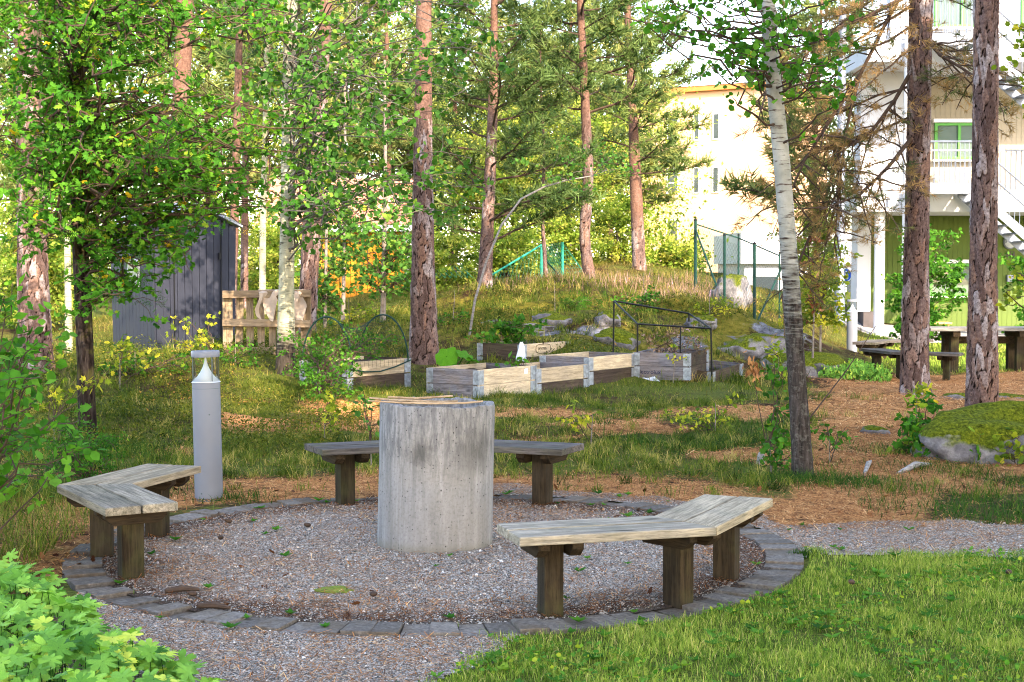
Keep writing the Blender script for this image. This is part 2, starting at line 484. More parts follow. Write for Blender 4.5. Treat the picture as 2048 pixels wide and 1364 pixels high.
M['cream'] = m_paint('cream_board', (.29, .26, .205), .7, .06)
M['orange'] = m_paint('orange_render', (.52, .34, .225), .85, .05, 0.0, .6)
M['orange_trim'] = m_paint('orange_trim', (.40, .17, .06), .7, .06)
M['roofgrey'] = m_paint('grey_roof_metal', (.34, .35, .38), .5, .08)
M['greenwall'] = m_paint('green_board', (.105, .145, .045), .7, .10, 0.0, 2.5)
M['greenframe'] = m_paint('green_window_frame', (.10, .27, .08), .55, .06)
M['yellowwall'] = m_paint('yellow_board', (.46, .21, .03), .75, .10, 0.0, 2.0)
M['dark'] = m_paint('dark_gap', (.02, .018, .016), .9, .1)
M['shed'] = m_paint('grey_shed_plastic', (.032, .035, .048), .55, .10, 0.0, 3)
M['shedroof'] = m_paint('grey_shed_roof', (.22, .23, .26), .45, .08)
M['soil'] = m_paint('planting_soil', (.045, .03, .02), .95, .4, 0.0, 12, 1.0)
M['bag'] = m_paint('white_plastic_bag', (.48, .50, .54), .35, .06, 0.0, 8, .3)
M['ink'] = m_paint('stamp_ink', (.028, .02, .016), .8, .3)
M['inkblue'] = m_paint('blue_stamp_ink', (.012, .022, .06), .8, .3)
M['stick'] = m_wood('dry_stick', (.20, .13, .075), (.40, .30, .20), staina=.2, rough=.6)
M['deadwood'] = m_wood('dead_wood', (.13, .115, .10), (.30, .275, .25), stain=(.1, .09, .075), staina=.4)
M['sign'] = m_paint('sign_blue', (.02, .14, .55), .4, .04)
M['signwhite'] = m_paint('sign_white', (.8, .8, .8), .5, .03)
M['asphalt'] = m_paint('pale_walkway', (.26, .25, .245), .9, .12, 0.0, 8, .3)
M['charcoal'] = m_paint('charcoal_stone', (.09, .08, .08), .8, .2)
M['lightwood'] = m_paint('light_wood', (.55, .33, .14), .6, .1)
M['plank_grey'] = m_wood('table_grey_wood', (.10, .095, .085), (.28, .26, .235), staina=.4)
M['rooftile'] = m_paint('clay_roof_tile', (.40, .20, .14), .8, .25, 0.0, 9)
def mk_glass(name, tint, refl=.9):
    t = newmat(name)
    t.fin((*tint, 1), .06, spec=refl)
    return t.m
M['window'] = mk_glass('window_glass', (.035, .045, .05))
M['window_green'] = mk_glass('window_glass_green', (.10, .14, .12))
def mk_clear():
    t = newmat('clear_glass')
    g = t.n('BsdfGlossy', {'Roughness': .05}); tr = t.n('BsdfTransparent', {'Color': (.93, .95, .93, 1)})
    lw = t.n('LayerWeight', {'Blend': .25})
    mx = t.n('MixShader', {0: t.math('ADD', t.math('MULTIPLY', lw.outputs['Fresnel'], .8), .05, True)})
    t.t.links.new(tr.outputs[0], mx.inputs[1]); t.t.links.new(g.outputs[0], mx.inputs[2])
    t.t.links.new(mx.outputs[0], t.out.inputs[0])
    return t.m
M['clear'] = mk_clear()

def mk_pinebark():
    t = newmat('pine_bark')
    pl, ce, hz = t.attr('plate'), t.attr('cell'), t.attr('hgt')
    v = t.coords((1, 1, 1), rnd=True)
    n = t.noise(v, 30, 6, .7); n2 = t.noise(t.coords((1, 1, .3), rnd=True), 60, 4, .6)
    a = t.ramp(ce, [(0, (.09, .06, .053)), (.35, (.16, .115, .105)), (.6, (.20, .125, .095)), (.85, (.24, .195, .185)), (1, (.31, .27, .265))])
    a = t.mix(t.ramp(n, [(.35, .75), (.62, 0.0)]), a, (.05, .033, .028))
    a = t.mix(t.ramp(n2, [(.55, 0.0), (.75, .4)]), a, (.25, .22, .21))
    up = t.ramp(n, [(.3, (.085, .05, .037)), (.6, (.17, .102, .076)), (.8, (.26, .185, .15))])
    a = t.mix(t.ramp(t.math('ADD', hz, t.math('MULTIPLY', t.math('SUBTRACT', n, .5), .35)), [(.4, 0.0), (.75, .85)]), a, up)
    c = t.mix(t.ramp(pl, [(.10, 1.0), (.42, 0.0)]), a, (.014, .009, .007))
    return t.fin(c, .95, t.bump(t.math('ADD', t.math('MULTIPLY', n, .5), t.math('MULTIPLY', n2, .4)), .9, .012), spec=.03)
M['pinebark'] = mk_pinebark()
def mk_bark(name, a, b, mark, markamt=.5, moss=0.0, lichen=0.0, horizontal=True):
    t = newmat(name)
    hz = t.attr('hgt')
    v = t.coords((1, 1, 1), rnd=True)
    n = t.noise(v, 7, 6, .6)
    m = t.noise(t.coords((5, 5, 34) if horizontal else (30, 30, 4), rnd=True), 1.6, 5, .6)
    c = t.ramp(n, [(.3, a), (.7, b)])
    c = t.mix(t.ramp(m, [(.56, 0.0), (.66, markamt)]), c, mark)
    low = t.math('SUBTRACT', 1.0, hz)
    rough_dark = t.ramp(t.math('ADD', low, t.math('MULTIPLY', t.math('SUBTRACT', m, .5), .9)), [(.38, 0.0), (.72, .92)])
    cr = t.noise(t.coords((28, 28, 5), rnd=True), 1.4, 5, .65)
    barky = t.ramp(cr, [(.36, (.010, .007, .006)), (.52, (.038, .029, .026)), (.75, (.085, .070, .065))])
    c = t.mix(rough_dark, c, barky)
    if lichen > 0:
        c = t.mix(t.math('MULTIPLY', t.ramp(t.noise(v, 26, 5, .7), [(.54, 0.0), (.6, 1.0)]), lichen), c, (.22, .22, .19))
    if moss > 0:
        c = t.mix(t.math('MULTIPLY', t.ramp(t.noise(v, 6, 5, .6), [(.5, 0.0), (.62, 1.0)]), moss), c, (.10, .10, .025))
    return t.fin(c, .85, t.bump(t.math('ADD', t.math('MULTIPLY', cr, rough_dark), t.math('MULTIPLY', m, .3)), .8, .02), spec=.03)
M['aspen'] = mk_bark('aspen_bark', (.19, .185, .13), (.36, .335, .25), (.035, .03, .024), .75)
M['birch'] = mk_bark('birch_bark', (.20, .20, .175), (.33, .32, .29), (.06, .033, .024), .9, lichen=.22)
M['darkbark'] = mk_bark('dark_bark', (.035, .026, .02), (.085, .068, .05), (.015, .012, .01), .6, moss=.35, horizontal=False)
M['youngbark'] = mk_bark('young_bark', (.13, .105, .085), (.26, .22, .19), (.05, .04, .035), .5, lichen=.3)
M['redbark'] = mk_bark('upper_pine_bark', (.27, .115, .055), (.42, .22, .12), (.10, .05, .03), .5, horizontal=False)
M['twig'] = m_paint('twig_bark', (.075, .052, .038), .9, .3, 0.0, 20, .5)
M['twigpale'] = m_paint('pale_twig', (.13, .11, .092), .9, .25, 0.0, 20, .5)

M['lf_oak'] = m_leaf('oak_leaf', [(0, (.025, .085, .014)), (.45, (.055, .165, .024)), (.8, (.12, .25, .035)), (.97, (.24, .28, .04)), (1, (.40, .30, .03))], .35)
M['lf_aspen'] = m_leaf('aspen_leaf', [(0, (.03, .085, .018)), (.5, (.065, .155, .035)), (.85, (.13, .24, .055)), (1, (.30, .34, .06))], .38)
M['lf_birch'] = m_leaf('birch_leaf', [(0, (.03, .10, .015)), (.5, (.06, .17, .025)), (.9, (.12, .25, .04)), (1, (.28, .32, .05))], .42)
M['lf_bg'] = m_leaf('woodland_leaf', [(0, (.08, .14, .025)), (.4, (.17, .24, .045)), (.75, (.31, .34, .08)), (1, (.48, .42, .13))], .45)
M['lf_shrub'] = m_leaf('shrub_leaf', [(0, (.022, .07, .012)), (.5, (.05, .14, .022)), (.9, (.10, .22, .035)), (1, (.20, .27, .04))], .35)
M['lf_yel'] = m_leaf('yellowing_leaf', [(0, (.07, .12, .02)), (.5, (.17, .22, .035)), (1, (.46, .40, .06))], .4)
M['lf_brown'] = m_leaf('withered_leaf', [(0, (.05, .02, .012)), (.6, (.16, .07, .035)), (1, (.42, .24, .12))], .2)
M['lf_ger'] = m_leaf('geranium_leaf', [(0, (.055, .15, .03)), (.4, (.15, .30, .065)), (.75, (.27, .43, .095)), (1, (.48, .52, .11))], .36, .6)
M['lf_rhu'] = m_leaf('rhubarb_leaf', [(0, (.04, .13, .018)), (1, (.11, .26, .03))], .4)
M['needle'] = m_leaf('pine_needle', [(0, (.045, .085, .03)), (.5, (.11, .155, .055)), (.85, (.20, .23, .085)), (1, (.30, .28, .11))], .22)
M['needle_mix'] = m_leaf('browning_pine_needle', [(0, (.045, .07, .03)), (.45, (.12, .145, .06)), (.55, (.20, .14, .07)), (1, (.36, .24, .125))], .25)
M['grass'] = m_leaf('lawn_blade', [(0, (.05, .105, .02)), (.35, (.145, .22, .045)), (.7, (.28, .335, .08)), (.93, (.40, .41, .125)), (1, (.48, .41, .19))], .4)
M['grass_wild'] = m_leaf('wild_grass_blade', [(0, (.022, .045, .009)), (.4, (.085, .125, .022)), (.75, (.19, .205, .045)), (1, (.42, .32, .14))], .35)
M['grass_green'] = m_leaf('tussock_blade', [(0, (.014, .042, .010)), (.6, (.045, .105, .022)), (1, (.14, .19, .04))], .35)
M['grass_dry'] = m_leaf('hill_grass_blade', [(0, (.05, .055, .014)), (.5, (.15, .13, .04)), (1, (.36, .27, .12))], .35)
M['berry'] = m_leaf('berry_shrub_leaf', [(0, (.03, .05, .010)), (.5, (.09, .105, .02)), (.85, (.18, .16, .035)), (1, (.30, .17, .06))], .3)
M['heather'] = m_leaf('heather_sprig', [(0, (.10, .07, .04)), (.5, (.22, .15, .10)), (.85, (.30, .21, .17)), (1, (.36, .24, .32))], .25)
M['litter'] = m_leaf('needle_litter', [(0, (.07, .028, .013)), (.5, (.30, .135, .055)), (.85, (.50, .27, .12)), (1, (.62, .43, .23))], .1, .9)
M['pebble'] = m_leaf('pebble_stone', [(0, (.07, .064, .058)), (.3, (.20, .184, .162)), (.6, (.345, .318, .282)), (.85, (.45, .365, .28)), (1, (.60, .56, .51))], 0.0, .8, .08)

def mk_rock(name, mossy):
    t = newmat(name)
    v = t.coords()
    n = t.noise(v, 6, 7, .65); n2 = t.noise(v, 34, 5, .7)
    c = t.ramp(n, [(.28, (.06, .056, .058)), (.5, (.16, .15, .152)), (.72, (.27, .255, .255))])
    c = t.mix(t.ramp(n2, [(.3, .5), (.5, 0.0)]), c, (.09, .085, .08))
    mo = t.ramp(n2, [(.3, (.025, .032, .005)), (.5, (.085, .10, .012)), (.72, (.18, .185, .026))])
    nz = t.n('SeparateXYZ', {0: t.n('NewGeometry').outputs['Normal']}).outputs[2]
    mk = t.ramp(t.math('ADD', t.math('MULTIPLY', nz, .55), t.math('MULTIPLY', t.noise(v, 3.1, 5), 1.0)), [(1.0 - mossy, 0.0), (1.12 - mossy, 1.0)])
    c = t.mix(mk, c, mo)
    return t.fin(c, .92, t.bump(t.math('ADD', n2, t.math('MULTIPLY', n, 1.5)), .8, .02), spec=.05)
M['rock'] = mk_rock('lichen_rock', .22)
M['mossrock'] = mk_rock('mossy_rock', .40)

# ================================================================== ground
def seg_dist(x, y, ax, ay, bx, by):
    t = np.clip(((x - ax) * (bx - ax) + (y - ay) * (by - ay)) / ((bx - ax) ** 2 + (by - ay) ** 2), 0, 1)
    return np.hypot(x - ax - t * (bx - ax), y - ay - t * (by - ay))
def rad(x, y): return np.hypot(x - CX, y - CY)
def lawn_mask(x, y):
    e = .10 * wob(x, y, 2.6, 1.1) + .08 * wob(x, y, 7, .4) + .04 * wob(x, y, 19, .8)
    near = (rad(x, y) > CR + .03) * sstep(-.08, .1, 8.58 + e - y) * sstep(-.06, .1, x + .30 - (y - 5.98) * .42 + e) * (y < 8.9) * (x > -1.2)
    far = sstep(.0, .5, x - .225 * y - .25 + e) * (y > 24.3) * (y < 35.2)
    return np.clip(near + far, 0, 1)
def path_mask(x, y):
    e = .12 * wob(x, y, 1.9, 2.2) + .06 * wob(x, y, 5.3, .9)
    r = rad(x, y)
    right = sstep(-.05, .1, y - 8.50 + e) * sstep(-.05, .12, 9.72 - .06 * (x - 1.5) + e * 1.3 - y) * (x > 1.0) * (r > CR)
    around = (r > CR) * (r < CR + .42 + e * 1.6) * (x > -.4) * (y > 8.6)
    front = (r > CR) * (y < 7.6) * sstep(-.04, .1, -x - .20 + (y - 5.98) * .42 + e) * (x > -2.2)
    return np.clip(right + around + front, 0, 1)
def needle_mask(x, y):
    e = .35 * wob(x, y, 1.1, .5) + .2 * wob(x, y, 2.7, 3.0)
    a = sstep(-.3, .5, x - (.205 * y - .12) + e) * sstep(10.6, 12.8, y) * (1 - sstep(23.6, 25, y + e)) * (1 - .6 * sstep(.33, .4, x / np.maximum(y, 1)))
    tail = sstep(.75, .3, seg_dist(x, y, 2.35, 10.2, 3.1, 13.2) + e * .5)
    b = .85 * sstep(.9, .3, np.abs(y - 17.1 + .10 * x) + e * .6) * sstep(-2.9, -2.2, x) * (1 - sstep(4.0, 5.0, x))
    c = .8 * sstep(1.0, .4, np.hypot((x + 1.9) / 1.5, (y - 15.6)) + e)
    d = .75 * sstep(.8, .3, np.abs(rad(x, y) - 2.75) + e * .7) * (y > 9.4)
    f = .55 * (x < -2.4) * (y < 12)
    g_ = .8 * sstep(.18, .5, wob(x, y, 1.15, 6.6) + .4 * wob(x, y, 3.1, 1.2)) * (y > 10.4) * (y < 18) * (x > -3.2)
    return np.clip(np.maximum.reduce([a, tail, b, c, d, f, g_]), 0, 1)
def moss_mask(x, y):
    return np.clip(sstep(22.3, 23.6, y) * (1 - sstep(29, 32, y)) * (1 - sstep(.185, .215, x / np.maximum(y, 1))) * sstep(-5, -3, x) * (.62 + .5 * wob(x, y, .8, 2.0)), 0, 1)
def rock_mask(x, y):
    a = np.exp(-(((x - 1.0) / 1.3) ** 2 + ((y - 24.2) / .45) ** 2)) + 1.1 * np.exp(-(((x - 4.3) / .6) ** 2 + ((y - 25.2) / .8) ** 2)) \
        + .9 * np.exp(-(((x - 2.9) / .35) ** 2 + ((y - 24.2) / .5) ** 2)) + .8 * np.exp(-(((x - 5.1) / .35) ** 2 + ((y - 26.5) / 1.5) ** 2))
    return np.clip(a * (.75 + .45 * wob(x, y, 3.0, 5.0)), 0, 1)
def grass_mask(x, y):
    g = .75 + .35 * wob(x, y, .7, 3.3)
    return np.clip((g * (1 - .9 * needle_mask(x, y)) * (1 - .5 * moss_mask(x, y)) + lawn_mask(x, y)), 0, 1) * (1 - rock_mask(x, y))

def axis(lo, hi, step, far0, far1, g=1.35):
    a = list(np.arange(lo, hi + 1e-6, step))
    s = step
    while a[-1] < far1: s *= g; a.append(a[-1] + s)
    s = step; b = [a[0]]
    while b[-1] > far0: s *= g; b.append(b[-1] - s)
    return np.array(sorted(b[1:]) + a)
gx = axis(-11, 11, .13, -500, 500); gy = axis(3.5, 40, .15, -200, 900)
GX, GY = np.meshgrid(gx, gy)
gz = HH(GX, GY)
gz = gz - .012 * ((rad(GX, GY) < CR + .02))
nx, ny = len(gx), len(gy)
ii = (np.arange(ny - 1)[:, None] * nx + np.arange(nx - 1)[None, :]).ravel()
F = np.stack([ii, ii + 1, ii + nx + 1, ii + nx], 1)
xs, ys = GX.ravel(), GY.ravel()
me = npmesh('ground', np.stack([xs, ys, gz.ravel()], 1), F, True,
            dict(grass=grass_mask(xs, ys), needle=needle_mask(xs, ys), moss=moss_mask(xs, ys), rock=rock_mask(xs, ys)))
tag(link('ground', me, M['ground']), 'forest floor of grass moss and brown needles', 'ground', kind='structure')

def masked_sheet(name, mask, x0, x1, y0, y1, st, dz, mat, thr=.5):
    ax, ay = np.arange(x0, x1, st), np.arange(y0, y1, st)
    X, Y = np.meshgrid(ax, ay)
    n1 = len(ax)
    ii = (np.arange(len(ay) - 1)[:, None] * n1 + np.arange(n1 - 1)[None, :])
    cx, cyy = X[:-1, :-1] + st / 2, Y[:-1, :-1] + st / 2
    keep = mask(cx, cyy) > thr
    ii = ii[keep]
    F = np.stack([ii, ii + 1, ii + n1 + 1, ii + n1], 1)
    used, inv = np.unique(F.ravel(), return_inverse=True)
    V = np.stack([X.ravel(), Y.ravel(), HH(X.ravel(), Y.ravel()) + dz], 1)[used]
    return link(name, npmesh(name, V, inv.reshape(-1, 4), True), mat)
tag(masked_sheet('gravel_path', path_mask, -3.0, 6.0, 4.6, 11.6, .025, .006, M['gravel']), 'grey gravel path with trodden brown needles', 'path', kind='structure')
n = 96
mb = MB(); rr = [0, .5, 1.0, 1.5, 1.95]
V = [(CX, CY, .004)]; Fg = []
for r_ in rr[1:]:
    for k in range(n):
        V.append((CX + r_ * math.cos(2 * math.pi * k / n), CY + r_ * math.sin(2 * math.pi * k / n), .004))
for k in range(n):
    Fg.append((0, 1 + k, 1 + (k + 1) % n))
for i in range(len(rr) - 2):
    for k in range(n):
        a = 1 + i * n + k; b = 1 + i * n + (k + 1) % n
        Fg.append((a, a + n, b + n, b))
mb.add(V, Fg)
tag(mb.build('gravel_circle', M['gravel']), 'round gravel floor inside the ring of pavers', 'gravel floor', kind='structure')

# ring of paving stones, each its own stone
kerb = empty('paver_ring', (CX, CY, 0)); tag(kerb, 'ring of grey paving stones round the gravel circle', 'paving', kind='structure')
NP = 96
r0, r1 = 1.905, 2.115
w0 = 2 * math.pi * r0 / NP - .005; w1 = 2 * math.pi * r1 / NP - .005
pv = []
for q in range(3):
    j = lambda: rnd.uniform(-.004, .004)
    pv.append(MB().prism([(r0 + j(), -w0 / 2 + j()), (r1 + j(), -w1 / 2 + j()), (r1 + j(), w1 / 2 + j()), (r0 + j(), w0 / 2 + j())], -.05, .009).mesh('paver', bevel=.004))
    pv[-1].materials.append(M['paver'])
for k in range(NP):
    a = 2 * math.pi * k / NP
    o = link('paver', pv[k % 3], None, kerb)
    o.location = (rnd.uniform(-.006, .006), rnd.uniform(-.006, .006), rnd.uniform(-.003, .003))
    o.rotation_euler = (rnd.uniform(-.008, .008), rnd.uniform(-.008, .008), a + rnd.uniform(-.004, .004))
# ================================================================== concrete ring and sticks
RX, RY, RH = -.465, 8.955, .85
ring = empty('concrete_ring', (RX, RY, 0), label='tall round concrete well ring standing on the gravel circle', cat='concrete ring')
ring.rotation_euler = (0, R(1.2), 0)
prof = [(.343, -.03), (.346, .0), (.345, .2), (.343, .5), (.344, .838), (.339, RH), (.300, RH), (.292, RH - .008), (.288, .5), (.288, .0)]
nseg = 128
V = []; Fr = []
for r_, z in prof:
    for k in range(nseg):
        w = 2 * math.pi * k / nseg
        jr = .0015 * math.sin(3 * w + z * 3)
        jz = (rnd.uniform(-.005, .004) + .004 * math.sin(7 * w)) if z > .83 else 0
        V.append(((r_ + jr) * math.cos(w), (r_ + jr) * math.sin(w), z + jz))
for i in range(len(prof) - 1):
    for k in range(nseg):
        Fr.append((i * nseg + k, i * nseg + (k + 1) % nseg, (i + 1) * nseg + (k + 1) % nseg, (i + 1) * nseg + k))
MB().add(V, Fr).build('ring_wall', M['concrete'], ring, smooth=True)
MB().lathe([(.29, .0), (.29, .70)], 40).build('ash_bed', M['soil'], ring)
def stick(pts, r_, label):
    L = Vector(pts[-1]) - Vector(pts[0])
    tag(MB().tube(pts, r_, 7).build('stick', M['stick'], smooth=True), label, 'stick', 'sticks lying on the concrete ring')
zr = RH + .012
def rp(px, Y, z): return Vector(((px - 1024) / FPX * Y, Y, z))
stick([rp(735, 8.78, zr + .012), rp(800, 8.76, zr + .003), rp(870, 8.74, zr), rp(930, 8.73, zr + .004), rp(966, 8.73, zr + .014)], [.004, .0055, .006, .006, .005], 'long thin bent stick across the rim of the concrete ring')
stick([rp(738, 8.98, zr + .012), rp(790, 8.93, zr + .002), rp(880, 8.84, zr + .0), rp(915, 8.82, zr + .006)], [.006, .007, .0075, .006], 'short pale stick poking out left over the concrete ring')
stick([rp(775, 9.12, zr + .004), rp(830, 9.10, zr - .002), rp(905, 9.14, zr + .01)], [.007, .008, .006], 'grey stick at the back of the concrete ring rim')

# ================================================================== V-shaped benches
T24 = R(24); HC = .74; BW = .385; ZT = .42; TH = .045
def bench(name, loc, axis_deg, label, mats, group):
    root = empty(name, (loc[0], loc[1], loc[2]), R(axis_deg), label, 'bench', group)
    Lf = lambda o: (HC + o * math.sin(T24)) / math.cos(T24)
    for s in (1, -1):
        ang = math.atan2(-s * math.cos(T24), math.sin(T24))
        E = Vector((0, s * HC, 0))
        mtop = mats[0] if s == 1 else mats[1]
        for (o0, o1) in ((0, BW / 2 - .005), (BW / 2 + .005, BW)):
            g = .002
            poly = [(0, s * o0), (Lf(o0) - g, s * o0), (Lf(o1) - g, s * o1), (0, s * o1)]
            if s < 0: poly = poly[::-1]
            MB().prism(poly, ZT - TH, ZT + rnd.uniform(-.002, .002)).build('plank', M[mtop], root, bevel=.006, loc=E, rot=(0, 0, ang))
        # leg under the end of this arm
        d = Vector((math.sin(T24), -s * math.cos(T24), 0)); nrm = Vector((math.cos(T24), s * math.sin(T24), 0))
        c = E + d * .21 + nrm * (BW * .5)
        MB().box((0, 0, (ZT - TH) / 2 - .03), (.095, .12, ZT - TH + .058)).build('leg', M['bench_leg'], root, bevel=.005, loc=c, rot=(0, 0, ang))
        for q in (-1, 1):
            cc = c + d * (q * .083)
            w = .165; zt = ZT - TH - .001; zb = zt - .068
            pr = [(-w, zt), (-w, zt - .03), (-w + .045, zb), (w - .045, zb), (w, zt - .03), (w, zt)]
            m = MB()
            m.add([(-.028, y, z) for y, z in pr] + [(.028, y, z) for y, z in pr],
                  [tuple(range(6)), tuple(reversed(range(6, 12)))] + [(i, i + 6, (i + 1) % 6 + 6, (i + 1) % 6) for i in range(6)])
            m.build('cross_beam', M['bench_beam'], root, loc=cc, rot=(0, 0, ang))
    uj = HC * math.tan(T24) + BW * .5
    MB().box((0, 0, (ZT - TH) / 2 - .03), (.12, .095, ZT - TH + .058)).build('leg', M['bench_leg'], root, bevel=.005, loc=(uj - .02, 0, 0))
    for q in (-1, 1):
        w = .175; zt = ZT - TH - .001; zb = zt - .068
        pr = [(-w, zt), (-w, zt - .03), (-w + .045, zb), (w - .045, zb), (w, zt - .03), (w, zt)]
        m = MB()
        m.add([(-.028, y, z) for y, z in pr] + [(.028, y, z) for y, z in pr],
              [tuple(range(6)), tuple(reversed(range(6, 12)))] + [(i, i + 6, (i + 1) % 6 + 6, (i + 1) % 6) for i in range(6)])
        m.build('cross_beam', M['bench_beam'], root, loc=(uj - .02, q * .083, 0), rot=(0, 0, R(90)))
    return root
def cpos(a, r_): return (CX + r_ * math.cos(R(a)), CY + r_ * math.sin(R(a)), 0)
gb = 'angled wooden benches round the gravel circle'
b_r = bench('angled_bench', cpos(-49.5, 1.43), -49.5, 'angled weathered bench nearest the lawn at the right edge of the gravel circle', ('bench_pale', 'bench_top'), gb)
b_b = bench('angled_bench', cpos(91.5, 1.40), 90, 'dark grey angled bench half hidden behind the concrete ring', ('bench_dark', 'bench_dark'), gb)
b_l = bench('angled_bench', cpos(187, 1.42), 187, 'angled bench with mossy planks beside the near bollard light', ('bench_top', 'bench_pale'), gb)
b_b.scale = (1.0, 1.10, 1.0)
gb2 = 'angled benches round the picnic table'
PCX, PCY = 7.75, 25.0
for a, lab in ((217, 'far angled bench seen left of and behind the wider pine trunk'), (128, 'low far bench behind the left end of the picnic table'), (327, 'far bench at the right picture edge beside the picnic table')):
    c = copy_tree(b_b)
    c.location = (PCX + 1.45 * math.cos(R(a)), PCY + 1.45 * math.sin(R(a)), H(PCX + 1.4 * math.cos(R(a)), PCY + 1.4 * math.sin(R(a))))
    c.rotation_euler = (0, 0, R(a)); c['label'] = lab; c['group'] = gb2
tb = empty('picnic_table', (PCX + .55, PCY, H(PCX + .5, PCY)), 0.03, 'long dark wooden picnic table behind the two right pine trunks', 'table')
for k in range(4):
    MB().box((0, 0, 0), (2.9, .19, .05)).build('plank', M['plank_grey'], tb, bevel=.004, loc=(0, (k - 1.5) * .197, .735))
for sxx in (-1, 0.1, 1):
    MB().box((0, 0, 0), (.12, .7, .09)).build('cross_beam', M['bench_beam'], tb, loc=(sxx * 1.0, 0, .662))
    for q in (-1, 1):
        MB().box((0, 0, 0), (.13, .11, .66)).build('leg', M['bench_leg'], tb, loc=(sxx * 1.0, q * .2, .289))
MB().box((0, 0, 0), (2.2, .06, .12)).build('rail', M['bench_beam'], tb, loc=(0, 0, .548))

# ================================================================== bollard lights
def bollard(loc, label):
    root = empty('bollard_light', loc, 0, label, 'bollard light', 'grey bollard lights')
    MB().lathe([(.088, -.03), (.088, .022)], 40).build('foot', M['bollard_dark'], root, smooth=True)
    b = MB().lathe([(.099, .022), (.0995, .026), (.0985, .842)], 48).build('post', M['bollard'], root, smooth=True)
    MB().lathe([(.0997, .8), (.0997, .803)], 48, close=False).build('seam', M['bollard_dark'], b)
    for w in (-1.9, -1.2):
        MB().lathe([(.0, -.004), (.006, -.004), (.006, .004), (.0, .004)], 10).build('screw', M['bollard_dark'], b, loc=(.0985 * math.cos(w), .0985 * math.sin(w), .06 if w < -1.5 else .62), rot=(R(90), 0, w + R(90)))
    cone = []
    for k in range(15):
        t_ = k / 14
        cone.append((.0965 * (1 - t_) ** 2.3 * .9 + .0965 * .1 * (1 - t_) + .006, .845 + .178 * t_))
    MB().lathe([(.0985, .8425)] + cone, 48).build('reflector_cone', M['bollard_white'], root, smooth=True)
    MB().lathe([(.0965, .848), (.0965, 1.024)], 48, close=False).build('glass', M['clear'], root, smooth=True)
    for w in (R(70), R(190), R(310)):
        MB().tube([(.090 * math.cos(w), .090 * math.sin(w), .846), (.090 * math.cos(w), .090 * math.sin(w), 1.024)], .0035, 6).build('rod', M['steel'], root)
    MB().lathe([(.0, 1.024), (.099, 1.024), (.100, 1.028), (.100, 1.062), (.096, 1.068), (.0, 1.068)], 48, close=False).build('cap', M['bollard'], root, smooth=True)
    return root
p = gp(413, 1004); bol = bollard((p.x, p.y + .09, 0), 'near grey bollard light beside the left bench')
bol.rotation_euler = (0, R(-.9), 0)
b2 = copy_tree(bol); p = gp(1706, 714); b2.location = (p.x, p.y + .1, H(p.x, p.y)); b2.rotation_euler = (0, 0, 0); b2['label'] = 'far grey bollard light on the green strip near the lamp post'

# ================================================================== planters of stacked pallet collars
CH = .195
bd_cache = {}
def board_mesh(L, h=CH, t_=.022):
    k = (round(L, 3), h)
    if k not in bd_cache: bd_cache[k] = MB().box((L / 2, 0, h / 2), (L, t_, h - .004))
    return bd_cache[k]
def planter(loc, rz, label, levels, lx=1.2, ly=.8, soil=.26, tilt=(0, 0), name='planter_box'):
    """levels: from the bottom, mats for front (y=0), left (x=0), back, right"""
    root = empty(name, loc, rz, label, 'planter', 'planters made of stacked pallet collars')
    root.rotation_euler = (tilt[0], tilt[1], rz)
    t_ = .022
    for i, (mf, ml, mb_, mr) in enumerate(levels):
        z = i * CH - .02
        for (mm, L, p, a) in ((mf, lx, (0, t_ / 2, z), 0), (mb_, lx, (0, ly - t_ / 2, z), 0),
                              (ml, ly - 2 * t_ - .002, (t_ / 2, t_ + .001, z), R(90)), (mr, ly - 2 * t_ - .002, (lx - t_ / 2, t_ + .001, z), R(90))):
            if mm is None: continue
            link('board', board_mesh(L).mesh('board', bevel=.003), M[mm], root, p, (0, 0, a))
        for (cx, cy_) in ((0, 0), (lx, 0), (0, ly), (lx, ly)):
            qx, qy = (1 if cx == 0 else -1), (1 if cy_ == 0 else -1)
            m = MB()
            m.box((cx + qx * .05, cy_ - qy * .003, CH / 2), (.105, .006, CH * .9))
            m.box((cx - qx * .003, cy_ + qy * .04, CH / 2), (.006, .085, CH * .9))
            for zz in (.035, .075, .115, .155):
                m.box((cx + qx * .06, cy_ - qy * .007, zz), (.05, .006, .012))
                m.box((cx - qx * .007, cy_ + qy * .05, zz), (.006, .045, .012))
            m.tube([(cx - qx * .009, cy_ - qy * .009, .0), (cx - qx * .009, cy_ - qy * .009, CH * .96)], .009, 6)
            m.build('hinge', M['hinge'], root, loc=(0, 0, z))
    if soil:
        nxx, nyy = 14, 10
        X, Y = np.meshgrid(np.linspace(t_, lx - t_, nxx), np.linspace(t_, ly - t_, nyy))
        Z = soil + .02 * wob(X * 3 + loc[0], Y * 3, 2.5) + RNG.normal(0, .006, X.shape)
        ii = (np.arange(nyy - 1)[:, None] * nxx + np.arange(nxx - 1)[None, :]).ravel()
        link('soil', npmesh('soil', np.stack([X.ravel(), Y.ravel(), Z.ravel()], 1), np.stack([ii, ii + 1, ii + nxx + 1, ii + nxx], 1), True), M['soil'], root)
    return root
A = gp(957, 806); B = gp(1277, 768)
RZ = math.atan2(B.y - A.y, B.x - A.x); E1 = Vector((math.cos(RZ), math.sin(RZ), 0)); E2 = Vector((-math.sin(RZ), math.cos(RZ), 0))
PB = []
labs = ['front planter box with a white label, corner towards the concrete ring', 'middle planter box of the row of three, pale board over brown', 'third planter box of the row with a dark empty inside']
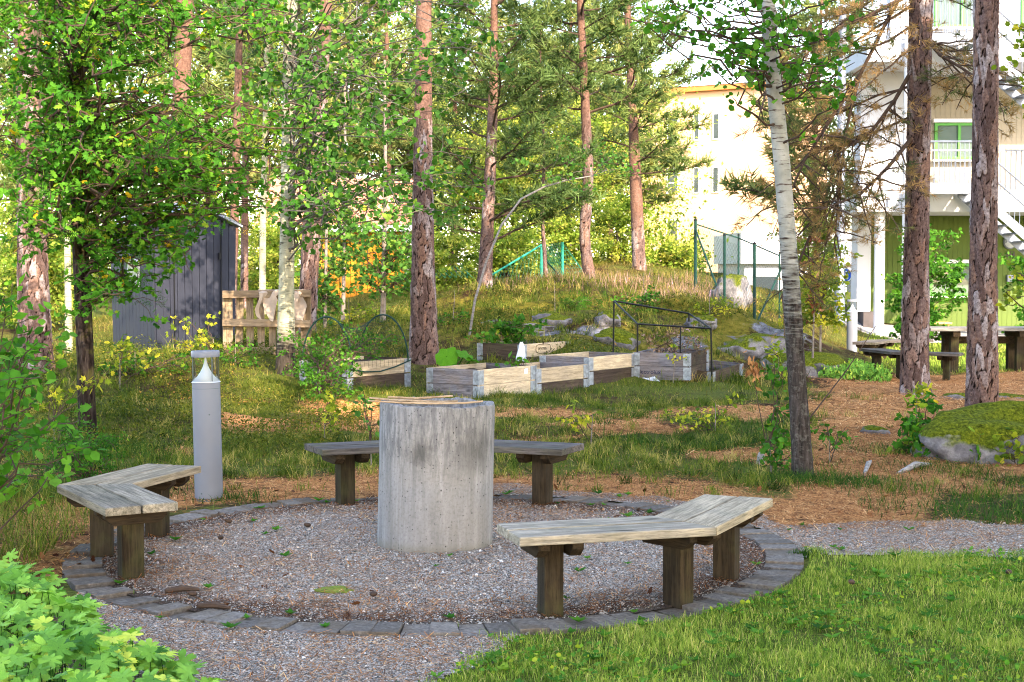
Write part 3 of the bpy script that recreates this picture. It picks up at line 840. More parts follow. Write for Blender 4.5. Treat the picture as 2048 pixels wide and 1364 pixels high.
for k in range(3):
    o = A + E1 * (k * 1.235)
    lv = [('collar_pale' if k == 0 else 'collar_brown', 'collar_grey', 'collar_brown', 'collar_grey'), ('collar_pale', 'collar_grey', 'collar_pale', 'collar_grey')]
    PB.append(planter((o.x, o.y, H(o.x + .3, o.y + .5)), RZ, labs[k], lv, soil=(.30, .22, .16)[k]))
MB().box((0, 0, 0), (.062, .002, .062)).build('label_plate', M['signwhite'], PB[0], loc=(1.0, -.0015, .30))
o = gp(1378, 772)
RZ4 = R(70)
p4 = planter((o.x, o.y, H(o.x - .3, o.y + .3) + .02), RZ4, 'grey planter box with faded blue lettering under the black tube frame',
             [('collar_brown', 'collar_grey', 'collar_brown', 'collar_grey'), ('collar_brown', 'collar_grey', 'collar_grey', 'collar_grey')], soil=.3)
def text_mesh(txt, size, extr=.0006):
    cu = bpy.data.curves.new('t', 'FONT'); cu.body = txt; cu.size = size; cu.extrude = extr
    ob = bpy.data.objects.new('t', cu); col.objects.link(ob)
    dg = bpy.context.evaluated_depsgraph_get()
    me = bpy.data.meshes.new_from_object(ob.evaluated_get(dg))
    bpy.data.objects.remove(ob); bpy.data.curves.remove(cu)
    return me
def on_left_face(obj):      # reads from the left end of the x=0 face towards the near corner
    return (R(90), 0, R(-90))
tm = text_mesh('Electrolux', .085)
link('lettering', tm, M['inkblue'], p4, (-.0025, .76, .065), (R(90), 0, R(-90)))
# scraps of white plastic at the foot of that box
sc = MB()
for k in range(7):
    a = rnd.uniform(0, .35); y0 = .78 - a
    sc.add([(-.012 - rnd.uniform(0, .03), y0, rnd.uniform(.0, .02)), (-.02 - rnd.uniform(0, .05), y0 - rnd.uniform(.05, .12), rnd.uniform(0, .03)), (-.01, y0 - .04, rnd.uniform(.05, .085)), (-.006, y0 + .03, rnd.uniform(.03, .05))], [(0, 1, 2, 3)])
sco = sc.build('plastic_scrap', M['bag'], None, loc=(o.x, o.y, H(o.x - .3, o.y) + .01), rot=(0, 0, RZ4))
tag(sco, 'crumpled white plastic scraps at the foot of the grey planter', 'plastic scrap')
o = Vector((.15, 21.6, H(.2, 22)))
pbk = planter((o.x, o.y, .19), RZ, 'back planter box with an oval stamp and a white bag on its corner',
              [('collar_brown', 'collar_brown', 'collar_brown', 'collar_brown'), ('collar_pale', 'collar_brown', 'collar_pale', 'collar_brown')], soil=.34)
tm = text_mesh('POSTEN', .062)
link('lettering', tm, M['ink'], pbk, (.395, -.0025, .262), (R(90), 0, 0))
fr = MB(); op = []
for k in range(33):
    w = 2 * math.pi * k / 32
    cxx = .52 + .185 * math.copysign(abs(math.cos(w)) ** .55, math.cos(w)); czz = .285 + .066 * math.copysign(abs(math.sin(w)) ** .55, math.sin(w))
    op.append((cxx, -.002, czz))
fr.tube(op, .0045, 5, False)
fr.tube([(.52, -.002, .345), (.505, -.002, .362), (.535, -.002, .362), (.52, -.002, .378)], .006, 5)
fr.build('stamp_outline', M['ink'], pbk)
lm = text_mesh('L', .09); link('lettering', lm, M['ink'], pbk, (-.0025, .60, .25), (R(90), 0, R(-90)))
bg_m = MB()
bl = []
for i in range(7):
    z = .40 - i * .055; w = .03 + .085 * (i / 6) ** .8
    ring_ = []
    for k in range(10):
        a = 2 * math.pi * k / 10
        ring_.append((w * math.cos(a) * (1 + .12 * math.sin(3 * a + i)), (.02 + .03 * i / 6) * math.sin(a) - .035, z + .01 * math.sin(2 * a + i)))
    bl += ring_
bg_m.add(bl, [(i * 10 + k, i * 10 + (k + 1) % 10, (i + 1) * 10 + (k + 1) % 10, (i + 1) * 10 + k) for i in range(6) for k in range(10)] + [tuple(range(10)), tuple(range(60, 70))])
bago = bg_m.build('plastic_bag', M['bag'], None, smooth=True, loc=(o.x - .02, o.y - .03, .20), rot=(0, 0, RZ * .2))
bago.scale = (.7, .7, .8); bago.location.z += .07
tag(bago, 'white plastic bag hanging on the corner of the back planter', 'bag')
# low single collar by the rocks
planter((2.86, 21.4, H(2.9, 21.6) - .02), R(60), 'low single collar frame lying empty beside the rock ledge', [('collar_brown', 'collar_brown', 'collar_grey', 'collar_grey')], lx=1.15, ly=.8, soil=.05, tilt=(R(4), R(-3)), name='collar_frame')
# hooped planter at the left
A2 = onground(694, 18.7)
ph = planter((A2.x, A2.y, A2.z - .02), RZ, 'left planter box overgrown with weeds under green net hoops',
             [('collar_brown', 'collar_grey', 'collar_brown', 'collar_brown'), ('collar_pale', 'collar_grey', 'collar_pale', 'collar_brown')], soil=.33)
for xx in (.06, 1.14):
    pts = [(xx, .4 - .43 * math.cos(math.pi * k / 20), .33 + .60 * math.sin(math.pi * k / 20)) for k in range(21)]
    MB().tube(pts, .011, 6).build('hoop', M['netgreen'], ph, smooth=True)
net = MB()
for yy in np.linspace(.0, .8, 17):
    w = math.acos(max(-1, min(1, (.4 - yy) / .43)))
    z0 = .33 + .60 * math.sin(w)
    pts = [(.06 + 1.08 * t_ / 8, yy, z0 - .5 * z0 * .35 * math.sin(math.pi * t_ / 8)) for t_ in range(9)]
    net.tube(pts, .0016, 3, False)
for xx in np.linspace(.06, 1.14, 15):
    t_ = (xx - .06) / 1.08
    pts = []
    for k in range(13):
        w = math.pi * k / 12; z0 = .33 + .60 * math.sin(w)
        pts.append((xx, .4 - .43 * math.cos(w), z0 * (1 - .175 * math.sin(math.pi * t_))))
    net.tube(pts, .0016, 3, False)
tag(net.build('net', M['netgreen'], ph), kind='stuff')
MB().tube([(-.05, -.02, .30), (.3, -.022, .235), (.6, -.022, .225), (.9, -.022, .27), (1.2, -.02, .34)], .010, 6).build('cord', M['netgreen'], ph, smooth=True)

# black tube frame
fa, fb, fc, fd = at(1228, 602, 22.2), at(1275, 648, 21.35), at(1422, 657, 21.35), at(1378, 627, 22.2)
fo = empty('tube_frame', (fb.x, fb.y, H(fb.x, fb.y)), 0, 'black metal tube frame of a cold frame behind the planter boxes', 'tube frame')
def low(p, dx=0): return Vector((p.x + dx, p.y, H(p.x, p.y) - .03))
off = Vector(fo.location)
for nm, a, b in (('post', fa, low(fa, -.01)), ('post', fb, low(fb)), ('post', fc, low(fc, .02)), ('post', at(1361, 653, 21.35), low(at(1361, 653, 21.35))), ('post', fd, fd - Vector((0, 0, .12))),
                 ('rail', fa, fd), ('rail', fb, fc), ('rail', fa, fb), ('rail', fd, fc)):
    MB().tube([a - off, b - off], .0125, 8).build(nm, M['black'], fo, smooth=True)

# ================================================================== pallet
pl = onground(532, 21.0)
pr_ = empty('pallet', (pl.x, pl.y, pl.z - .02), R(4), 'upright wooden pallet leaning between the grey shed and the pale aspen', 'pallet')
pr_.rotation_euler = (R(-5), 0, R(3))
for k in range(8):
    w = .10 if k not in (0, 7) else .14
    x = -.54 + k * 1.08 / 7
    MB().box((0, 0, .46), (w, .022, .92 + rnd.uniform(-.02, .02))).build('slat', M['pallet'], pr_, bevel=.003, loc=(x, .06, 0), rot=(0, rnd.uniform(-.015, .015), 0))
for z, rr_ in ((.86, -.01), (.45, .02), (.06, .0)):
    MB().box((0, 0, 0), (1.22, .09, .105)).build('rail', M['pallet_h'], pr_, bevel=.006, loc=(0, 0, z), rot=(0, rr_, 0))
cl = []; nw, nh = 14, 9
for j in range(nh):
    for i in range(nw):
        u, v_ = i / (nw - 1), j / (nh - 1)
        z = .925 - v_ * (.30 + .16 * math.sin(u * 9) + .1 * math.sin(u * 23 + 1))
        cl.append((-.12 + .66 * u + .03 * math.sin(v_ * 6 + u * 9), -.055 - .03 * math.sin(u * 17 + v_ * 3) - (0 if v_ > .1 else -.06), z))
MB().add(cl, [(j * nw + i, j * nw + i + 1, (j + 1) * nw + i + 1, (j + 1) * nw + i) for j in range(nh - 1) for i in range(nw - 1) if not (j > 3 and (i % 4 == 1))]).build('torn_cloth', m_paint('torn_weed_cloth', (.30, .24, .19), .9, .2), pr_, smooth=True)

# ================================================================== grey shed
sc_ = onground(312, 22.2)
SRZ = R(40)
sh = empty('garden_shed', (sc_.x, sc_.y, sc_.z - .05), SRZ, 'small grey plastic garden shed behind the leafy branches at left', 'shed')
FW, SD, WH = 1.30, 1.42, 1.92
def lean_board(x0, x1, z0, z1, tk, k0=1.0, k1=1.06, cx=FW / 2):
    f = lambda x, kk: cx + (x - cx) * kk
    vs = [(f(x0, k0), 0, z0), (f(x1, k0), 0, z0), (f(x1, k1), 0, z1), (f(x0, k1), 0, z1)]
    return MB().add([(x, -tk, z) for x, y, z in vs] + [(x, 0, z) for x, y, z in vs],
                    [(0, 1, 2, 3), (7, 6, 5, 4), (0, 4, 5, 1), (1, 5, 6, 2), (2, 6, 7, 3), (3, 7, 4, 0)])
core = MB()
t6 = .025
core.add([(t6, .01, 0), (FW - t6, .01, 0), (FW - t6, SD - .01, 0), (t6, SD - .01, 0), (t6 - .03, .01, WH), (FW - t6 + .03, .01, WH), (FW - t6 + .03, SD - .01, WH), (t6 - .03, SD - .01, WH), (FW / 2, .01, WH + .26), (FW / 2, SD - .01, WH + .26)],
         [(0, 1, 5, 4), (1, 2, 6, 5), (2, 3, 7, 6), (3, 0, 4, 7), (4, 5, 8), (6, 7, 9), (5, 6, 9, 8), (7, 4, 8, 9)])
core.build('wall_core', M['dark'], sh)
nb = 11
for k in range(nb):
    x0, x1 = FW * k / nb + .004, FW * (k + 1) / nb - .004
    zt = WH + .25 * (1 - abs((k + .5) / nb - .5) * 2) - .03
    m = lean_board(x0, x1, .0, zt, .02 if 1 <= k < nb - 2 else .032)
    m.build('wall_board', M['shed'], sh, loc=(0, .008, 0))
nb = 12
for k in range(nb):
    y0, y1 = SD * k / nb + .004, SD * (k + 1) / nb - .004
    vs = [(.0, y0, 0), (.0, y1, 0), (-.035, y1, WH), (-.035, y0, WH)]
    MB().add([(x - .018, y, z) for x, y, z in vs] + [(x + .004, y, z) for x, y, z in vs], [(0, 1, 2, 3), (7, 6, 5, 4), (0, 4, 5, 1), (1, 5, 6, 2), (2, 6, 7, 3), (3, 7, 4, 0)]).build('wall_board', M['shed'], sh)
for s in (-1, 1):
    xe = FW / 2 + s * (FW / 2 + .12)
    a, b = (xe, WH - .03), (FW / 2, WH + .30)
    m = MB(); tk = .045
    m.add([(a[0], -.09, a[1]), (b[0], -.09, b[1]), (b[0], SD + .09, b[1]), (a[0], SD + .09, a[1]), (a[0], -.09, a[1] + tk), (b[0], -.09, b[1] + tk), (b[0], SD + .09, b[1] + tk), (a[0], SD + .09, a[1] + tk)],
          [(0, 3, 2, 1), (4, 5, 6, 7), (0, 1, 5, 4), (1, 2, 6, 5), (2, 3, 7, 6), (3, 0, 4, 7)])
    m.build('roof_panel', M['shedroof'], sh)
wi = MB().box((-.055, .62, 1.2), (.03, .36, .42)).build('window', M['shedroof'], sh)
MB().box((-.073, .62, 1.2), (.006, .28, .34)).build('pane', M['window_green'], wi)
MB().box((.22 * FW, -.03, .95), (.012, .012, 1.7)).build('door_edge', M['black'], sh)
MB().box((.82 * FW, -.035, .95), (.012, .012, 1.75)).build('door_edge', M['black'], sh)
MB().box((.80 * FW, -.045, 1.45), (.03, .02, .10)).build('hasp', M['black'], sh)

# ================================================================== green fences
def chainlink(m, a0, a1, b0, b1, st=.11, r_=.0018):
    """diagonal wires in the quad a0(bottom) a1(top) b0(bottom) b1(top)"""
    W = (b0 - a0).length; Hh = (a1 - a0).length
    def P(u, v): return (a0.lerp(b0, u)).lerp(a1.lerp(b1, u), v)
    nst = int((W + Hh) / st)
    for k in range(nst):
        s = k * st
        for q in (0, 1):
            u0, v0 = (s, 0) if s < W else (W, s - W)
            u1, v1 = (s - Hh, Hh) if s - Hh > 0 else (0, s)
            if q: u0, u1 = W - u0, W - u1
            p0, p1 = P(u0 / W, v0 / Hh), P(u1 / W, v1 / Hh)
            if (p0 - p1).length > .02: m.tube([p0, p1], r_, 3, False)
def gpt(px, pt, pb, Y):
    b = at(px, pb, Y); b.z = H(b.x, b.y)
    t_ = at(px, pt, Y)
    return b, t_
FP = {k: gpt(*v) for k, v in dict(a=(1391, 440, 577, 30), b=(1449, 470, 604, 28.2), c=(1477, 470, 566, 30.2), d=(1509, 487, 641, 26.1), e=(1559, 506, 640, 27.6), f=(1574, 548, 640, 26.6)).items()}
of = FP['a'][0].copy()
fe = empty('chain_link_fence', of, 0, 'dark green chain link fence corner on the rocky mound at right', 'fence')
for k, r_ in (('a', .032), ('b', .026), ('c', .018), ('d', .028), ('e', .016), ('f', .018)):
    b, t_ = FP[k]
    MB().tube([b - of - Vector((0, 0, .1)), t_ - of], r_, 8).build('post', M['greenpost'], fe, smooth=True)
    MB().lathe([(r_ * 1.2, -.01), (r_ * 1.2, .012), (0, .03)], 8, tuple(t_ - of)).build('post_cap', M['black'], fe)
def T(k, px=None): return FP[k][1] - of
MB().tube([T('a') - Vector((0, 0, .08)), T('c') - Vector((0, 0, .06)), T('e') - Vector((0, 0, .05))], .015, 8).build('rail', M['greenpost'], fe, smooth=True)
b1 = at(1445, 604, 28.3); MB().tube([T('a') - Vector((0, 0, .18)), b1 - of], .018, 8).build('brace', M['greenpost'], fe, smooth=True)
b1 = at(1516, 640, 26.1); b0 = at(1566, 529, 26.6); MB().tube([b0 - of, b1 - of], .018, 8).build('brace', M['greenpost'], fe, smooth=True)
m = MB()
for u, v in (('a', 'b'), ('b', 'd'), ('d', 'f')):
    chainlink(m, FP[u][0] - of, FP[u][1] - of - Vector((0, 0, .1)), FP[v][0] - of, FP[v][1] - of - Vector((0, 0, .1)))
tag(m.build('wire_mesh', M['greenpost'], fe), kind='stuff')

FQ = {k: gpt(*v) for k, v in dict(a=(1083, 490, 556, 35.5), b=(1125, 484, 551, 36.5), c=(1166, 540, 552, 37), d=(975, 555, 566, 34.5)).items()}
of = FQ['a'][0].copy()
fe2 = empty('collapsed_fence', of, 0, 'bright green collapsed wire fence with a slanting rail beyond the mossy mound', 'fence')
for k in 'ab':
    b, t_ = FQ[k]; MB().tube([b - of - Vector((0, 0, .1)), t_ - of], .034, 8).build('post', M['greenbright'], fe2, smooth=True)
MB().tube([FQ['a'][1] - of, FQ['d'][1] - of], .024, 8).build('rail', M['greenbright'], fe2, smooth=True)
MB().tube([FQ['a'][1] - of - Vector((0, 0, .25)), at(1118, 550, 36) - of], .02, 8).build('brace', M['greenpost'], fe2, smooth=True)
m = MB()
chainlink(m, FQ['a'][0] - of, FQ['a'][1] - of, FQ['b'][0] - of, FQ['b'][1] - of, .11, .0032)
chainlink(m, FQ['b'][0] - of, FQ['b'][1] - of, FQ['c'][0] - of, FQ['c'][1] - of, .11, .0032)
chainlink(m, FQ['d'][0] - of, FQ['d'][1] - of, FQ['a'][0] - of, FQ['a'][1] - of, .12, .0032)
a0, a1, b0_, b1_ = at(868, 556, 35), at(868, 541, 35), at(946, 556, 35), at(930, 526, 35)
chainlink(m, a0 - of, a1 - of, b0_ - of, b1_ - of, .13, .004)
tag(m.build('wire_mesh', M['greenbright'], fe2), kind='stuff')
# ================================================================== apartment house with green ground floor
AB = Vector((9.0, 36.0, 0.0))
ab = empty('apartment_house', AB, 0, 'apartment house with green board ground floor, white balconies and steel stairs at right', 'building')
def part(name, c, d, mat, parent=ab, off=AB, bevel=0):
    return MB().box((0, 0, 0), d).build(name, M[mat], parent, loc=Vector(c) - off, bevel=bevel)
part('wall', (15.6, 38.75, 1.5), (13.0, .4, 3.1), 'dark')
bm_ = MB().box((0, 0, 1.5), (.122, .024, 3.0)).mesh('wall_board'); bm_.materials.append(M['greenwall'])
bc_ = MB().box((0, 0, 1.53), (.122, .024, 3.06)).mesh('wall_board'); bc_.materials.append(M['cream'])
for k in range(40):
    x = 9.18 + k * .1285
    link('wall_board', bm_, None, ab, Vector((x, 38.53, 0)) - AB)
    if x > 9.8: link('wall_board', bc_, None, ab, Vector((x, 38.43, 3.43)) - AB)
part('wall', (15.7, 38.65, 4.98), (12.0, .4, 3.1), 'cream')
part('balcony_slab', (15.2, 37.15, 3.21), (14.0, 2.75, .42), 'white')
part('balcony_slab', (15.3, 37.15, 6.76), (13.8, 2.75, .44), 'white')
part('wall', (15.7, 38.6, 8.9), (12.2, .4, 3.8), 'white')
part('side_wall', (9.22, 37.95, 4.98), (1.06, .7, 3.1), 'white')
part('side_wall', (8.86, 38.15, 1.78), (.34, .7, 2.42), 'white')
part('stone_plinth', (8.99, 37.9, .27), (.40, .8, .58), 'charcoal')
part('wall_seam', (9.22, 37.592, 4.06), (1.06, .012, .02), 'charcoal')
c = MB().lathe([(.125, -.05), (.125, 3.0)], 24).build('column', M['white'], ab, smooth=True, loc=Vector((8.83, 36.1, 0)) - AB)
c = MB().lathe([(.08, 0), (.08, 11)], 16).build('column', M['white'], ab, smooth=True, loc=Vector((9.33, 35.65, 0)) - AB)
MB().lathe([(.035, 0), (.035, 2.9)], 10).build('drain_pipe', M['steel'], ab, loc=Vector((13.9, 38.4, 0)) - AB)
def window(x0, x1, z0, z1, y, fm='greenframe', split=1):
    f = MB(); w = .07
    f.box(((x0 + x1) / 2, y, z0 + w / 2), (x1 - x0, .09, w)); f.box(((x0 + x1) / 2, y, z1 - w / 2), (x1 - x0, .09, w))
    for xx in [x0 + w / 2, x1 - w / 2] + [x0 + (x1 - x0) * k / (split + 1) for k in range(1, split + 1)]:
        f.box((xx, y, (z0 + z1) / 2), (w, .088, z1 - z0 - 2 * w - .002))
    f.v = [tuple(Vector(v) - AB) for v in f.v]
    wo = f.build('window', M[fm], ab)
    p = MB().box(((x0 + x1) / 2, y + .02, (z0 + z1) / 2), (x1 - x0 - w, .02, z1 - z0 - w)); p.v = [tuple(Vector(v) - AB) for v in p.v]
    p.build('pane', M['window_green'], wo)
    s = MB().box(((x0 + x1) / 2, y - .08, z0 - .03), (x1 - x0 + .14, .16, .04)); s.v = [tuple(Vector(v) - AB) for v in s.v]
    s.build('sill', M['whitepaint'], wo)
    s = MB().box(((x0 + x1) / 2, y - .05, z1 + .05), (x1 - x0 + .10, .12, .09)); s.v = [tuple(Vector(v) - AB) for v in s.v]
    s.build('head_trim', M['whitepaint'], wo)
window(10.75, 12.0, 4.42, 5.35, 38.37)
window(10.7, 12.0, .95, 1.78, 38.47)
window(10.7, 12.1, 7.75, 8.95, 38.35)
window(12.9, 13.8, 7.75, 8.95, 38.35)
part('door', (14.4, 38.47, 1.05), (.95, .06, 2.1), 'greenframe')
# wall fittings beside the stair
lx_ = (2020 - 1024) / FPX * 38.4
lamp = MB().lathe([(.175, 0), (.17, .05), (.15, .06)], 28).build('wall_lamp', M['steel'], ab, smooth=True, loc=Vector((lx_, 38.5, 2.32)) - AB, rot=(R(90), 0, 0))
MB().lathe([(.148, .055), (.12, .10), (.05, .13), (0, .135)], 28).build('lamp_glass', M['bollard_white'], lamp, smooth=True)
MB().add([(-.15, -.02, .1), (.15, -.02, .1), (.11, .1, .13), (-.11, .1, .13)], [(0, 1, 2, 3)]).build('lamp_hood', M['steel'], lamp)
pn = part('number_plate', (lx_ + .02, 38.49, 2.02), (.21, .03, .13), 'charcoal')
for dx in (-.045, .045): MB().box((dx, -.017, 0), (.035, .004, .075)).build('digit', M['black'], pn)
part('letter_box', (lx_ + .01, 38.46, 1.40), (.16, .10, .17), 'steel')
# railings and stairs of galvanised steel
def railing(x0, x1, y, z0, z1, parent=ab):
    m = MB()
    n_ = int((x1 - x0) / .12)
    for k in range(n_ + 1):
        x = x0 + (x1 - x0) * k / n_
        m.tube([(x - AB.x, y - AB.y, z0), (x - AB.x, y - AB.y, z1)], .009, 5, False)
    m.box(((x0 + x1) / 2 - AB.x, y - AB.y, z1), (x1 - x0, .045, .04)); m.box(((x0 + x1) / 2 - AB.x, y - AB.y, z0), (x1 - x0, .03, .03))
    m.build('railing', M['steel'], parent)
railing(8.3, 9.3, 35.76, 3.5, 4.45); railing(9.42, 15.0, 35.76, 3.5, 4.45)
railing(8.45, 15.0, 35.76, 7.05, 8.0)
for zb in (3.38, 6.78):
    xl, yl = 9.45, 34.5
    la = MB().box((10.0 - AB.x, 35.1 - AB.y, zb + .19), (1.2, 1.2, .05)); la.build('stair_landing', M['steel'], ab)
    part('landing_edge', (9.98, 34.48, zb + .11), (1.15, .03, .25), 'steel')
    st = MB()
    x0, x1, z1, z0 = 10.55, 10.55 + 3.95 * (zb / 3.38 if zb < 4 else 1.0), zb + .22, zb + .22 - 3.38
    for yy in (34.48, 35.62):
        st.add([(x0 - AB.x, yy - AB.y, z1), (x1 - AB.x, yy - AB.y, z0), (x1 - AB.x, yy - AB.y, z0 - .30), (x0 - AB.x, yy - AB.y, z1 - .26),
                (x0 - AB.x, yy + .03 - AB.y, z1), (x1 - AB.x, yy + .03 - AB.y, z0), (x1 - AB.x, yy + .03 - AB.y, z0 - .30), (x0 - AB.x, yy + .03 - AB.y, z1 - .26)],
               [(0, 1, 2, 3), (7, 6, 5, 4), (0, 4, 5, 1), (1, 5, 6, 2), (2, 6, 7, 3), (3, 7, 4, 0)])
    so = st.build('stair_stringers', M['steel'], ab)
    for k in range(18):
        t_ = (k + .5) / 18
        MB().box((0, 0, 0), (.24, 1.08, .03)).build('tread', M['steel'], so, loc=Vector((x0 + (x1 - x0) * t_, 35.06, z1 + (z0 - z1) * t_ - .1)) - AB)
    rl = MB()
    for k in range(34):
        t_ = k / 33
        x, z = x0 + (x1 - x0) * t_ - AB.x, z1 + (z0 - z1) * t_
        rl.tube([(x, 34.46 - AB.y, z), (x, 34.46 - AB.y, z + .95)], .009, 5, False)
    for dz in (.5, .95):
        rl.tube([(x0 - AB.x, 34.46 - AB.y, z1 + dz), (x1 - AB.x, 34.46 - AB.y, z0 + dz)], .022, 6)
    for k in range(11):
        x = 9.45 + k * .1 - AB.x
        rl.tube([(x, 34.46 - AB.y, zb + .22), (x, 34.46 - AB.y, zb + 1.17)], .009, 5, False)
    rl.tube([(9.45 - AB.x, 34.46 - AB.y, zb + 1.17), (10.5 - AB.x, 34.46 - AB.y, zb + 1.17)], .022, 6)
    rl.build('railing', M['steel'], ab)
part('outlet_box', (8.95, 35.74, 3.22), (.07, .06, .22), 'steel')

# ================================================================== orange house
o0, o1 = at(1262, 537, 77.5), at(1548, 537, 73.6)
OB = Vector((o0.x, o0.y, 1.2)); ang = math.atan2(o1.y - o0.y, o1.x - o0.x); OL = math.hypot(o1.x - o0.x, o1.y - o0.y)
ob = empty('orange_house', OB, ang, 'sunlit pale orange house with narrow windows behind the pines', 'building')
OH = 1.65 + (537 - 186) * 75.5 / 3000 - 1.2
MB().box((OL / 2, 4.0, OH / 2 - .5), (OL, 8.0, OH + 1.0)).build('wall', M['orange'], ob)
MB().box((OL / 2 - .05, 3.95, OH + .14), (OL + .5, 8.5, .26)).build('eaves_board', M['orange_trim'], ob)
MB().add([(-.35, -.35, OH + .275), (OL + .25, -.35, OH + .275), (OL + .25, 8.3, OH + .275), (-.35, 8.3, OH + .275), (-.35, 8.3, OH + 1.05), (OL + .25, 8.3, OH + 1.05)],
         [(0, 1, 5, 4), (0, 3, 2, 1), (2, 3, 4, 5), (0, 4, 3), (1, 2, 5)]).build('roof', M['roofgrey'], ob)
for k in range(3):
    MB().box((0, 0, 0), (OL * .2, .05, .05)).build('roof_rail', M['roofgrey'], ob, loc=(OL * .92, 1.5 + k * .6, OH + .75 + k * .16))
for (pz0, pz1) in ((280, 232), (385, 337), (500, 440)):
    for i_, (pxa, pxb) in enumerate(((1338, 1358), (1391, 1400), (1429, 1439))):
        if pz0 > 480 and i_: continue
        q = 75.5 / 3000
        xa = (pxa - 1262) / (1548 - 1262) * OL; xb = (pxb - 1262) / (1548 - 1262) * OL
        za, zb = 1.65 + (537 - pz0) * q - 1.2, 1.65 + (537 - pz1) * q - 1.2
        w = MB(); t_ = .05
        for c, d in ((((xa + xb) / 2, 0, za - t_ / 2), (xb - xa + 2 * t_, .12, t_)), (((xa + xb) / 2, 0, zb + t_ / 2), (xb - xa + 2 * t_, .12, t_)), ((xa - t_ / 2, 0, (za + zb) / 2), (t_, .118, zb - za)), ((xb + t_ / 2, 0, (za + zb) / 2), (t_, .118, zb - za))):
            w.box(c, d)
        wo = w.build('window', M['whitepaint'], ob)
        MB().box(((xa + xb) / 2, -.02, (za + zb) / 2), (xb - xa, .03, zb - za)).build('pane', M['window'], wo)
        if i_ == 0: MB().box(((xa + xb) / 2, -.03, (za + zb) / 2 - .1), (xb - xa, .07, .05)).build('transom', M['whitepaint'], wo)

# ================================================================== yellow house
YB = at(600, 605, 42.0); YB.z = H(YB.x, YB.y) - .1
yb = empty('yellow_house', YB, R(-4), 'low ochre yellow board house with red tiled roof among the trees', 'building')
YL = (820 - 600) / FPX * 42.0; EZ = 1.65 + (537 - 462) * .014 - YB.z
MB().box((YL / 2, 2.6, EZ / 2), (YL - .02, 5.0, EZ)).build('wall', M['dark'], yb)
bmY = MB().box((0, 0, EZ / 2), (.142, .03, EZ - .02)).mesh('wall_board'); bmY.materials.append(M['yellowwall'])
nby = int(YL / .158)
for k in range(nby): link('wall_board', bmY, None, yb, (.08 + k * .158, .085, .01))
MB().box((YL - .03, .06, EZ / 2), (.17, .10, EZ)).build('corner_board', M['whitepaint'], yb)
MB().box((YL / 2 - .4, -.42, EZ + .06), (YL + 1.6, .05, .17)).build('eaves_board', M['whitepaint'], yb)
rt = MB(); rows = 7; ncol = 60
for r_ in range(rows):
    y0, y1 = -.45 + r_ * .36, -.45 + (r_ + 1) * .36 + .06
    z0, z1 = EZ + .17 + r_ * .2 + .035, EZ + .17 + (r_ + 1) * .2
    b = len(rt.v)
    vs = []
    for k in range(ncol + 1):
        x = -1.2 + (YL + 1.6) * k / ncol; w = .028 * math.sin(k * math.pi / 1.5)
        vs += [(x, y0, z0 - .05), (x, y0, z0 + w), (x, y1, z1 + w)]
    rt.add(vs, [(3 * k + a, 3 * k + 3 + a, 3 * k + 4 + a, 3 * k + 1 + a) for k in range(ncol) for a in (0, 1)])
rt.build('tile_roof', M['rooftile'], yb)
MB().add([(-1.2, -.42, EZ + .15), (YL + .4, -.42, EZ + .15), (YL + .4, 2.2, EZ + 1.58), (-1.2, 2.2, EZ + 1.58), (YL + .4, 4.8, EZ + .1), (-1.2, 4.8, EZ + .1)],
         [(0, 1, 2, 3), (3, 2, 4, 5), (0, 5, 4, 1)]).build('roof_deck', M['dark'], yb)

# ================================================================== white house far behind the lamp post
WB = Vector((12.6, 62, 0))
wb = empty('white_house', WB, 0, 'far white house glimpsed behind the lamp post', 'building')
MB().box((0, 4, .9), (6.0, 8, 2.0)).build('wall', M['roofgrey'], wb)
MB().box((0, 3.9, 2.5), (6.4, 8.4, 1.3)).build('wall', M['white'], wb)
for k in range(3):
    w = MB().box((0, 0, 0), (1.1, .06, .9)).build('window', M['whitepaint'], wb, loc=(-2.1 + k * 1.9, -.02, .95))
    MB().box((0, -.035, 0), (.96, .02, .76)).build('pane', M['window'], wb if False else w)

# ================================================================== lamp post, sign, walkway, trestle
X0 = (1679 - 1024) / FPX * 35.0
lp = empty('lamp_post', (X0, 35.0, H(X0, 35.0)), 0, 'tall grey steel lamp post left of the green house', 'lamp post')
MB().lathe([(.125, -.1), (.118, 1.2), (.105, 1.25), (.085, 7.5)], 20).build('pole', M['steel'], lp, smooth=True)
MB().lathe([(.13, 2.9), (.13, 2.98)], 20).build('band', M['steel'], lp)
fl = MB().lathe([(.0, -.07), (.07, -.06), (.085, .02), (.06, .09), (0, .10)], 14).build('floodlight', M['black'], lp, smooth=True, loc=(-.16, -.06, .22))
MB().box((0, 0, -.14), (.12, .08, .12)).build('bracket', M['black'], fl)
MB().box((.5, 0, 7.5), (1.2, .1, .07)).build('arm', M['steel'], lp)
MB().lathe([(.14, 0), (.16, .08), (.05, .12)], 14).build('lamp_head', M['steel'], lp, loc=(1.0, 0, 7.42))
X1 = (1689 - 1024) / FPX * 46.0
sg = empty('road_sign', (X1, 46.0, H(X1, 46)), 0, 'round blue path sign with white figures partly behind the lamp post', 'sign')
zc = 1.65 - 13 * 46 / 3000 - H(X1, 46)
MB().tube([(0, .03, -.1), (0, .03, zc + .25)], .03, 8).build('pole', M['steel'], sg)
MB().lathe([(.0, 0), (.215, 0), (.215, .012), (0, .012)], 32).build('disc', M['signwhite'], sg, loc=(0, -.03, zc), rot=(R(90), 0, 0))
MB().lathe([(.0, 0), (.192, 0), (.192, .004), (0, .004)], 32).build('blue_face', M['sign'], sg, loc=(0, -.044, zc), rot=(R(90), 0, 0))
fg = MB()
